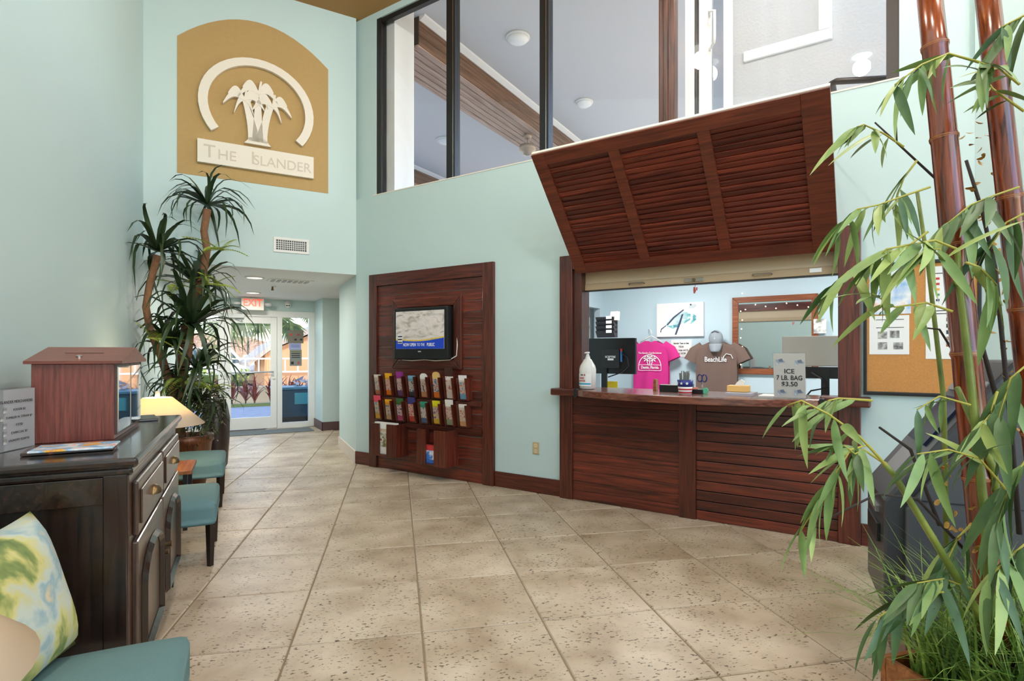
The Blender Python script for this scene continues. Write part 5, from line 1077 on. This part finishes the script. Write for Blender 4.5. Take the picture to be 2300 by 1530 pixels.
# ------------------------------------------------------------------ on the counter
CT = 1.035
def cpos(px, off): u, _ = OW(px, 800, off); return u
u = cpos(1320, 0.0); z = CT
hs_ = Thing('sanitizer_jug', 'clear plastic hand sanitizer pump jug on the counter end', 'bottle', FC, (u, 0.0, z))
PL = plain('clear_plastic', (226, 224, 218), 0.25); 
hs_.part('jug', B().lathe([(0.055, z), (0.075, z + 0.01), (0.078, z + 0.18), (0.070, z + 0.215), (0.035, z + 0.275), (0.022, z + 0.285), (0.022, z + 0.30)], u, 0, 24), PL, smooth=True)
hs_.part('pump', B().tube([(u, 0, z + 0.30), (u, 0, z + 0.335)], [0.02, 0.008], 12).tube([(u, 0, z + 0.33), (u, 0, z + 0.345)], 0.018, 10).tube([(u, 0, z + 0.34), (u - 0.01, -0.04, z + 0.335)], 0.006, 8), WHITE, smooth=True)
lb = hs_.part('label', B().grid(lambda a, c: (u + 0.0795 * math.sin((a - 0.5) * 2.2 - 0.25), -0.0795 * math.cos((a - 0.5) * 2.2 - 0.25), z + 0.03 + 0.115 * c), 14, 2), plain('label_white', (232, 230, 228), 0.5), smooth=True)
bd = hs_.part('label_band', B().grid(lambda a, c: (u + 0.0802 * math.sin((a - 0.5) * 2.1 - 0.25), -0.0802 * math.cos((a - 0.5) * 2.1 - 0.25), z + 0.045 + 0.014 * c), 14, 1), plain('label_cyan', (60, 160, 190), 0.5))
for s_, zz, sz, c in (('SAN', 0.133, 0.020, (70, 66, 80)), ('HAND', 0.105, 0.024, (190, 90, 90)), ('SANITIZER', 0.080, 0.022, (190, 90, 90))):
    text(s_, sz, plain('label_red' if c[0] > 100 else 'label_ink', c, 0.5), Matrix.Rotation(-0.25, 4, 'Z') @ T(0, -0.0815, zz), hs_.o, 'label_lettering', bold=0.0003, sx=0.75)
b = B().tube([(0.03, -0.0795, 0.134), (0.03, -0.0815, 0.134)], 0.009, 12); bmesh.ops.rotate(b.bm, verts=b.bm.verts, cent=(0, 0, 0), matrix=Matrix.Rotation(-0.25, 3, 'Z')); hs_.part('label_disc', b.shift((u, 0, z)), plain('label_red', (190, 90, 90), 0.5))
u = cpos(1539, -0.12)
pc = Thing('pen_cup', 'stars and stripes cup full of grey pens on the counter', 'cup', FC, (u, -0.12, CT))
pc.part('cup', B().lathe([(0.05, CT), (0.058, CT + 0.06)], u, -0.12, 20), plain('cup_white', (236, 232, 230), 0.4), smooth=True)
for k in range(2): pc.part('red_stripe', B().lathe([(0.0515 + 0.004 * k, CT + 0.008 + 0.026 * k), (0.053 + 0.004 * k, CT + 0.02 + 0.026 * k)], u, -0.12, 20, close=False), plain('stripe_red', (190, 40, 50), 0.4), smooth=True)
pc.part('blue_band', B().lathe([(0.058, CT + 0.06), (0.064, CT + 0.115), (0.060, CT + 0.115), (0.056, CT + 0.07)], u, -0.12, 20), plain('flag_blue', (40, 50, 130), 0.4), smooth=True)
for a in (-0.9, -0.2, 0.5):
    st = [((0.014 if k % 2 == 0 else 0.006) * math.sin(k * math.pi / 5), (0.014 if k % 2 == 0 else 0.006) * math.cos(k * math.pi / 5)) for k in range(10)]
    b = B().prism(st, -0.001, 0.001); b.shift((0, -0.0635, CT + 0.088)); bmesh.ops.rotate(b.bm, verts=b.bm.verts, cent=(0, 0, 0), matrix=Matrix.Rotation(a, 3, 'Z')); b.shift((u, -0.12, 0)); pc.part('star', b, WHITEINK)
for k in range(16):
    a = k * 2.4; r = 0.012 + 0.028 * ((k * 7) % 5) / 5
    single('pen', B().tube([(u + r * math.cos(a), -0.12 + r * math.sin(a), CT + 0.012), (u + 1.5 * r * math.cos(a) + 0.006, -0.12 + 1.5 * r * math.sin(a), CT + 0.17 + 0.025 * ((k * 3) % 4) / 4)], 0.004, 6), plain('pen_grey', (120, 120, 116), 0.5), FC, (u + r * math.cos(a), -0.12 + r * math.sin(a), CT + 0.012), 'grey pen standing in the stars and stripes cup', 'pen', 'pens in the flag cup')
u = cpos(1565, 0.05)
do = Thing('desk_organizer', 'small black desk organizer with scissors and pens on the counter', 'organizer', FC, (u, 0.02, CT))
do.part('tray', B().box(u - 0.07, u + 0.07, -0.03, 0.08, CT, CT + 0.035).box(u - 0.07, u - 0.03, 0.03, 0.08, CT + 0.035, CT + 0.075), BLACKP, bevel=0.004)
do.part('sticky_pad', bx(u - 0.015, u + 0.02, -0.02, 0.02, CT + 0.035, CT + 0.05), plain('pad_orange', (236, 150, 120), 0.7)); do.part('tape', B().tube([(u + 0.085, -0.02, CT + 0.025), (u + 0.085, 0.0, CT + 0.025)], 0.025, 14), plain('tape_green', (90, 180, 140), 0.5))
sc_ = Thing('scissors', 'dark blue handled scissors standing in the desk organizer', 'scissors', FC, (u + 0.045, 0.05, CT + 0.03))
for s_ in (-1, 1): sc_.part('handle', B().tube([(u + 0.045 + s_ * 0.018 + 0.02 * math.cos(2 * math.pi * k / 12), 0.05, CT + 0.125 + 0.03 * math.sin(2 * math.pi * k / 12)) for k in range(13)], 0.006, 6), plain('scissor_blue', (40, 44, 96), 0.4))
sc_.part('blade', bx(u + 0.04, u + 0.05, 0.048, 0.052, CT + 0.035, CT + 0.10), CHROME)
single('business_card_box', bx(cpos(1484, 0.1), cpos(1526, 0.1), 0.06, 0.14, CT, CT + 0.06), BLACKP, FC, (cpos(1505, 0.1), 0.1, CT), 'black low tray left of the flag cup on the counter', 'tray', bevel=0.004)
single('desk_calendar', B().prism([(cpos(1470, 0.2), CT), (cpos(1477, 0.2), CT), (cpos(1476, 0.2), CT + 0.1), (cpos(1471, 0.2), CT + 0.1)], 0.16, 0.22), TABLEW, FC, (cpos(1473, 0.2), 0.19, CT), 'small wooden stand left of the black tray on the counter', 'stand')
u = cpos(1664, 0.1)
t = Thing('tissue_box', 'yellow tissue box with white tissue on the counter', 'tissue box', FC, (u, 0.12, CT))
t.part('box', bx(u - 0.10, u + 0.06, 0.06, 0.18, CT + 0.02, CT + 0.07), plain('tissue_orange', (236, 186, 110), 0.6), bevel=0.003)
t.part('tissue', B().prism([(u - 0.05, CT + 0.07), (u + 0.02, CT + 0.07), (u + 0.03, CT + 0.10), (u + 0.0, CT + 0.12), (u - 0.03, CT + 0.10)], 0.11, 0.13), PAPER)
single('notepad', bx(u - 0.09, u + 0.11, -0.05, 0.20, CT, CT + 0.018), plain('pad_grey', (170, 168, 176), 0.6), FC, (u, 0.08, CT), 'grey notepad under the tissue box on the counter', 'notepad')
single('paper_sheet', bx(cpos(1706, 0.0), cpos(1740, 0.0), -0.05, 0.18, CT, CT + 0.006), PAPER, FC, (cpos(1722, 0), 0.05, CT), 'white papers lying on the counter beside the ice sign', 'paper')
# ice sign
u0 = cpos(1739, -0.12); u1 = cpos(1810, -0.12)
ic = Thing('ice_sign', 'grey acrylic stand sign advertising ice bags on the counter', 'sign', FC, ((u0 + u1) / 2, -0.12, CT))
hI = 0.335; tilt = Matrix.Rotation(math.radians(8), 4, 'X'); uc = (u0 + u1) / 2; wI = (u1 - u0)
sh_ = ic.part('sheet', bx(u0, u1, -0.122, -0.118, CT + 0.004, CT + hI), plain('ice_sheet', (190, 188, 182), 0.4)); sh_.matrix_local = tilt
hI_ = ic.part('holder', B().box(u0 - 0.006, u1 + 0.006, -0.117, -0.114, CT, CT + hI + 0.01).box(u0 - 0.006, u1 + 0.006, -0.117, -0.05, CT, CT + 0.004), glass_mat('clear_acrylic', (0.97, 0.97, 0.97))); hI_.matrix_local = tilt
text('ICE', 0.048, INK, tilt @ T(0, -0.0035, hI * 0.60), ic.o, 'printed_line', bold=0.0006)
text('7 LB. BAG', 0.048, INK, tilt @ T(0, -0.0035, hI * 0.455), ic.o, 'printed_line', bold=0.0006, sx=0.85)
text('$3.50', 0.048, INK, tilt @ T(0, -0.0035, hI * 0.315), ic.o, 'printed_line', bold=0.0006)
for (fx, fz, mat) in ((-0.30, 0.82, NV), (0.30, 0.80, TQ), (-0.27, 0.13, TQ), (0.27, 0.14, NV)):
    for k in range(5):
        p = ell(fx * wI + 0.018 * math.cos(k * 1.3), fz * hI + 0.010 * math.sin(k * 2.1), 0.018, 0.009, k * 0.7, 10)
        o = add('printed_cubes', B().prism(p, -0.0006, 0.0).mesh('c'), plain('ice_pic_%d' % (k % 3), ((150, 164, 180), (110, 120, 140), (190, 204, 214))[k % 3], 0.5), tilt @ T(0, -0.003 - 0.0003 * k, 0), ic.o)

# ================================================================== ATM, BAMBOO, PLANTER
ATMF = frame((1.545, 2.27), (0.90, -0.43))
at = Thing('cash_machine', 'dark grey cash machine with sloped fascia behind the bamboo', 'cash machine', ATMF, (0.3, 0.2, 0))
ADK = plain('atm_grey', (58, 60, 64), 0.35); AD2 = plain('atm_dark', (34, 35, 38), 0.35); ASV = plain('atm_silver', (150, 150, 152), 0.3, metal=0.5)
prof = [(0.06, 0.0), (0.70, 0.0), (0.70, 1.34), (0.40, 1.34), (0.34, 1.26), (0.03, 0.83), (-0.02, 0.76), (-0.02, 0.30), (0.06, 0.22)]
at.part('cabinet', B().prism(prof, 0.03, 0.50), ADK, bevel=0.012)
sp_ = [(0.10, 0.02), (0.66, 0.02), (0.66, 1.28), (0.42, 1.28), (0.09, 0.80), (0.05, 0.74), (0.05, 0.32), (0.10, 0.24)]
sd_ = at.part('side_panel', B().prism(sp_, 0.005, 0.03), plain('atm_side', (74, 76, 80), 0.35), bevel=0.012)
at.part('panel_seam', B().box(0.30, 0.304, 0.002, 0.006, 0.03, 0.78).box(0.05, 0.62, 0.002, 0.006, 0.775, 0.779), BLACK, sd_)
for z in (0.62, 0.25): at.part('latch', bx(0.255, 0.275, 0.0, 0.006, z, z + 0.10), ASV, sd_, bevel=0.002)
def onslope(a, x_off): x = -0.0 + (0.34 - 0.03) * a + 0.03; z = 0.83 + (1.26 - 0.83) * a; return x, z
for (a0_, a1_, m_, nm, y0_, y1_) in ((0.35, 0.80, plain('atm_screen', (30, 40, 66), 0.15), 'screen', 0.12, 0.42), (0.05, 0.25, ASV, 'keypad', 0.15, 0.35), (0.86, 0.98, ASV, 'topper', 0.06, 0.46)):
    xa, za = onslope(a0_, 0); xb, zb_ = onslope(a1_, 0); nx, nz = -0.81, 0.585
    at.part(nm, B().prism([(xa, za), (xb, zb_), (xb + 0.012 * nx, zb_ + 0.012 * nz), (xa + 0.012 * nx, za + 0.012 * nz)], y0_, y1_), m_)
at.part('dispenser', B().box(-0.035, -0.018, 0.12, 0.38, 0.56, 0.64), BLACK, bevel=0.004); at.part('receipt_slot', B().box(-0.035, -0.018, 0.15, 0.32, 0.68, 0.71), ASV, bevel=0.003)
tx = text('ATM', 0.07, WHITEINK, Matrix.Identity(4), at.o, 'topper_lettering', bold=0.001)
xa, za = onslope(0.92, 0)
Rm = Matrix(((0, 0.585, -0.81, 0), (-1, 0, 0, 0), (0, 0.81, 0.585, 0), (0, 0, 0, 1)))
tx.matrix_local = T(xa - 0.3 - 0.0125, 0.26 - 0.2, za + 0.009) @ Rm
at.part('base_trim', bx(0.055, 0.06, 0.04, 0.49, 0.0, 0.22), plain('atm_base', (120, 88, 76), 0.4))
# planter
PY = 1.62
pc0 = wpt(2290, 1500, PY)
FPL = frame((pc0.x, pc0.y), (0.97, 0.25))
pln = Thing('planter_box', 'wooden planter box of bark chips at the foot of the bamboo', 'planter', FPL, (0, 0, 0))
ZP = 0.40
for q in ((-0.24, 0.24, -0.24, -0.22), (-0.24, 0.24, 0.22, 0.24), (-0.24, -0.22, -0.22, 0.22), (0.22, 0.24, -0.22, 0.22)): pln.part('board', bx(q[0], q[1], q[2], q[3], 0, ZP), TABLEW, bevel=0.004)
pln.part('soil', bx(-0.22, 0.22, -0.22, 0.22, 0.02, ZP - 0.05), plain('soil', (60, 42, 32), 1.0, noise=0.4, nscale=40, bump=1.0))
b = B()
for k in range(260):
    c = Vector((random.uniform(-0.22, 0.22), random.uniform(-0.22, 0.22), ZP - 0.04 + random.uniform(0, 0.02))); r = random.uniform(0.008, 0.02)
    v = [b.bm.verts.new(c + Vector((random.uniform(-r, r), random.uniform(-r, r), random.uniform(-0.006, 0.012)))) for _ in range(4)]
    for f in ((0, 1, 2), (0, 2, 3), (0, 1, 3), (1, 2, 3)): b.bm.faces.new([v[i] for i in f])
pln.part('bark_chips', b, plain('bark_chip', (140, 92, 66), 0.9, noise=0.3, nscale=60))['kind'] = 'stuff'
# grass tuft: stuff
b = B()
for k in range(900):
    c = Vector((random.uniform(-0.2, 0.18), random.uniform(-0.2, 0.18), ZP - 0.04)); a = random.uniform(0, 6.283); L_ = random.uniform(0.22, 0.58); wv = random.uniform(0.0025, 0.0065); lean = random.uniform(0.2, 1.1)
    d_ = Vector((math.cos(a), math.sin(a), 0)); s_ = Vector((-math.sin(a), math.cos(a), 0)) * wv; prev = None
    if (ATMF.inverted() @ (FPL @ (c + d_ * L_ * lean))).y > -0.02: continue
    for j in range(6):
        f = j / 5; p = c + d_ * (L_ * lean * f ** 1.5) + Vector((0, 0, L_ * (f - 0.55 * lean * f * f))); ww = s_ * (1 - f * 0.95)
        cur = (b.bm.verts.new(p - ww), b.bm.verts.new(p + ww))
        if prev: b.bm.faces.new((prev[0], prev[1], cur[1], cur[0]))
        prev = cur
o = add('grass_tuft', b.mesh('grass', True), ramp_mat('grass_green', [(0.3, (70, 104, 40)), (0.6, (128, 160, 64)), (0.75, (190, 205, 120))], 10, 0.5), FPL); tag(o, 'bright green artificial grass in the planter box', 'grass', kind='stuff')
# bamboo
BAMB = wood('bamboo_brown', (70, 20, 8), (166, 74, 28), 0.22, 'Z', scale=1.5, vary=0.02, coat=0.7)
BNODE = plain('bamboo_node', (176, 110, 60), 0.4)
GST = ramp_mat('green_cane', [(0.3, (84, 96, 36)), (0.6, (128, 140, 60)), (0.8, (176, 176, 90))], 8, 0.35)
bb = Thing('bamboo_plant', 'tall artificial bamboo with two thick brown canes and green leaves', 'bamboo', FW, (pc0.x, pc0.y, ZP - 0.06))
def cane(p0, p1, r0, r1, nodes, nm='thick_cane'):
    p0, p1 = Vector(p0), Vector(p1); pts, rad = [], []
    fr = sorted(set([0, 1] + [x for nd in nodes for x in (nd - 0.006, nd, nd + 0.006)]))
    for f in fr:
        pts.append(p0.lerp(p1, f)); r = r0 + (r1 - r0) * f; rad.append(r * (1.10 if any(abs(f - nd) < 1e-6 for nd in nodes) else 1.0))
    c = bb.part(nm, B().tube(pts, rad, 18), BAMB, smooth=True)
    for nd in nodes: 
        a = p0.lerp(p1, nd); d_ = (p1 - p0).normalized(); r = (r0 + (r1 - r0) * nd) * 1.08
        bb.part('node_ring', B().tube([a - d_ * 0.004, a + d_ * 0.004], [r, r * 1.02], 18, caps=False), BNODE, c, smooth=True)
lo1 = wpt(2240, 1490, 1.62); hi1 = wpt(2085, -40, 1.72); cane(lo1, hi1, 0.040, 0.033, [0.10, 0.26, 0.44, 0.60, 0.76, 0.90])
lo2 = wpt(2310, 1480, 1.72); hi2 = wpt(2212, -60, 1.66); cane((wpt(2385, 1500, 1.68)), hi2, 0.036, 0.030, [0.16, 0.34, 0.52, 0.68, 0.86])
def stem(l, r, nm='green_cane', mat=None, seg=8):
    pts = [wpt(*p) for p in l]; n = len(pts); rad = [r * (1 - 0.4 * k / (n - 1)) for k in range(n)]
    return bb.part(nm, B().tube(pts, rad, seg), mat or GST, smooth=True)
stem([(2230, 1490, 1.58), (2215, 1200, 1.56), (2180, 850, 1.55), (2155, 640, 1.57), (2150, 560, 1.57)], 0.013)
stem([(2260, 1480, 1.60), (2120, 1250, 1.5), (2010, 1070, 1.46), (1985, 1040, 1.46)], 0.011)
stem([(2290, 1480, 1.66), (2230, 1050, 1.60), (2150, 870, 1.58)], 0.012)
stem([(2130, 1440, 1.9), (2120, 900, 1.9), (2085, 600, 1.88), (2060, 430, 1.86)], 0.009)
DKT = plain('dark_twig', (60, 50, 46), 0.8, noise=0.3, nscale=40)
for l, r in (([(2290, 1200, 1.8), (2270, 950, 1.8), (2235, 600, 1.8), (2205, 470, 1.8), (2170, 360, 1.8)], 0.008), ([(2180, 1250, 1.7), (2060, 1120, 1.66), (1970, 1110, 1.66), (1860, 1165, 1.66)], 0.005), ([(2160, 820, 1.75), (2110, 740, 1.75), (2062, 735, 1.75)], 0.004), ([(2100, 400, 1.8), (1965, 275, 1.8)], 0.004), ([(2014, 320, 1.8), (2012, 258, 1.8)], 0.003), ([(2240, 900, 1.7), (2190, 720, 1.7), (2170, 690, 1.7)], 0.007), ([(2110, 1180, 1.7), (2045, 1010, 1.68), (1975, 960, 1.68)], 0.006)):
    stem(l, r, 'dry_twig', DKT, 6)
LEAFG = [ramp_mat('bamboo_leaf', [(0.3, (92, 124, 62)), (0.55, (132, 158, 90)), (0.75, (168, 186, 112))], 7, 0.45), ramp_mat('bamboo_leaf_dark', [(0.3, (52, 84, 48)), (0.7, (96, 124, 66))], 7, 0.45), ramp_mat('bamboo_leaf_pale', [(0.3, (130, 156, 80)), (0.7, (186, 200, 120))], 7, 0.45)]
def bleaf(mat):
    b = B(); V = []
    for k in range(8):
        a = k / 7; wd = 0.0118 * (math.sin(math.pi * a ** 0.7) ** 0.8) + 0.0004; z = -0.035 * a * a * 0.8
        V.append((b.bm.verts.new((0.165 * a, -wd, z + 0.25 * wd)), b.bm.verts.new((0.165 * a, 0, z)), b.bm.verts.new((0.165 * a, wd, z + 0.25 * wd))))
    for k in range(7):
        for j in range(2): b.bm.faces.new((V[k][j], V[k + 1][j], V[k + 1][j + 1], V[k][j + 1]))
    me = b.mesh('leaf', True); me.materials.append(mat); return me
BL = [bleaf(m_) for m_ in LEAFG]
TWG = plain('yellow_twig', (178, 168, 70), 0.5)
nleaf = 0
def branch(path, Y, n, spread=0.9, sc=1.0, dark=0.2, droop=0.7, r=0.0035):
    """a twig along pixel points with leaves that hang from it"""
    global nleaf
    pts = [wpt(x, y, Y + 0.03 * math.sin(k * 1.7)) for k, (x, y) in enumerate(path)]
    bb.part('twig', B().tube(pts, [r * (1 - 0.5 * k / max(1, len(pts) - 1)) for k in range(len(pts))], 6), TWG, smooth=True)
    for k in range(n):
        f = 0.25 + 0.75 * k / max(1, n - 1); x = f * (len(pts) - 1); i = min(int(x), len(pts) - 2); p = pts[i].lerp(pts[i + 1], x - i); d0 = (pts[i + 1] - pts[i]).normalized()
        ang = random.uniform(-spread, spread); d_ = (d0 * 0.6 + Vector((math.sin(ang) * 0.8, random.uniform(-0.6, 0.4), -droop * 0.75 + 0.45 * math.cos(ang * 2.2) - 0.15))).normalized()
        q = d_.to_track_quat('X', 'Z').to_matrix().to_4x4(); s_ = sc * random.uniform(0.8, 1.35)
        me = BL[1] if random.random() < dark else (BL[2] if random.random() < 0.3 else BL[0])
        o = bpy.data.objects.new('leaf', me); C.objects.link(o); o.parent = bb.o; o.matrix_local = T(*(p - bb.b)) @ q @ Matrix.Rotation(random.uniform(-0.9, 0.9), 4, 'X') @ Matrix.Scale(s_, 4); nleaf += 1
branch([(2200, 140), (2130, 120), (2070, 145), (2010, 190)], 1.5, 14, sc=0.8)
branch([(2290, 190), (2240, 150), (2200, 140)], 1.5, 9, sc=0.8)
branch([(2030, 330), (1985, 300), (1940, 280), (1925, 285)], 1.7, 11, sc=0.85)
branch([(2090, 420), (2030, 440), (1975, 460), (1925, 470), (1880, 510)], 1.65, 16, sc=0.8)
branch([(2060, 360), (2030, 400), (2005, 470)], 1.7, 8, sc=0.8, dark=0.4)
branch([(2085, 520), (2030, 560), (1970, 570), (1905, 610), (1870, 640)], 1.55, 16, sc=0.85, dark=0.15)
branch([(2150, 560), (2100, 540), (2040, 550), (1990, 560), (1960, 590)], 1.42, 12, sc=0.95, dark=0.05)
branch([(2140, 700), (2080, 680), (2010, 690), (1960, 660)], 1.45, 8, sc=0.9, dark=0.1)
branch([(2150, 640), (2110, 560), (2080, 560)], 1.4, 8, sc=1.0, dark=0.1)
branch([(1990, 1045), (1930, 980), (1860, 930), (1800, 900), (1770, 910)], 1.35, 12, sc=0.75, dark=0.05)
branch([(1990, 1045), (1950, 1000), (1910, 1010), (1880, 1060), (1850, 1110), (1800, 1190)], 1.42, 16, sc=0.75, dark=0.1)
branch([(1985, 1040), (1940, 1010), (1920, 1020), (1895, 1000)], 1.42, 9, sc=0.75)
branch([(1960, 900), (1885, 895), (1860, 900)], 1.4, 5, sc=0.8)
branch([(2260, 1100), (2200, 1030), (2130, 1010), (2060, 1020)], 1.45, 12, sc=0.85, dark=0.3)
branch([(2180, 910), (2110, 890), (2060, 920)], 1.5, 5, sc=0.7)
branch([(2240, 880), (2225, 930), (2200, 960)], 1.5, 6, sc=0.9, dark=0.8)
branch([(2290, 420), (2230, 440), (2180, 460), (2130, 500)], 1.6, 12, sc=1.0, dark=0.8)
branch([(2300, 480), (2260, 500), (2220, 560)], 1.55, 8, sc=1.1, dark=0.9)
branch([(2170, 590), (2200, 600), (2240, 640)], 1.5, 6, sc=1.0, dark=0.4)
branch([(2330, 20), (2290, 40), (2250, 60)], 1.5, 6, sc=0.9, dark=0.7)
branch([(2300, 250), (2230, 200), (2200, 160)], 1.55, 8, sc=0.8, dark=0.5)
branch([(2330, 800), (2270, 850), (2240, 950)], 1.5, 9, sc=1.1, dark=0.8)
branch([(2330, 1000), (2270, 1080), (2240, 1180)], 1.45, 12, sc=1.1, dark=0.8)
branch([(2330, 1200), (2280, 1240), (2220, 1300)], 1.45, 14, sc=1.1, dark=0.7)
branch([(2200, 1330), (2120, 1300), (2060, 1310)], 1.5, 12, sc=1.0, dark=0.7)
branch([(2180, 1180), (2150, 1210), (2120, 1280)], 1.55, 10, sc=1.0, dark=0.8)
branch([(2120, 1330), (2040, 1340), (1970, 1390)], 1.5, 12, sc=0.9, dark=0.6)
# small rounded orange/olive leaves on the dry twigs
def rleaf():
    b = B(); n = 8; v = [b.bm.verts.new((0.012 + 0.012 * math.cos(2 * math.pi * k / n), 0.007 * math.sin(2 * math.pi * k / n), 0.002 * math.cos(4 * math.pi * k / n))) for k in range(n)]; b.bm.faces.new(v)
    me = b.mesh('small_leaf'); me.materials.append(ramp_mat('autumn_leaf', [(0.3, (120, 110, 40)), (0.6, (190, 130, 50)), (0.8, (90, 110, 50))], 40, 0.6)); return me
rl_me = rleaf()
for k in range(90):
    px, py = random.choice([(2240, 620), (2210, 480), (2255, 760), (2190, 330), (2265, 900), (2140, 1150), (2120, 1080), (2200, 1200)]); p = wpt(px + random.gauss(0, 14), py + random.gauss(0, 50), 1.8 if py < 1000 else 1.62)
    o = bpy.data.objects.new('small_leaf', rl_me); C.objects.link(o); o.parent = bb.o; o.matrix_local = T(*(p - bb.b)) @ Matrix.Rotation(random.uniform(0, 6.28), 4, 'Z') @ Matrix.Rotation(random.uniform(-1, 1), 4, 'Y') @ Matrix.Rotation(random.uniform(-1, 1), 4, 'X')
print('leaves', nleaf, 'objects', len(bpy.data.objects))
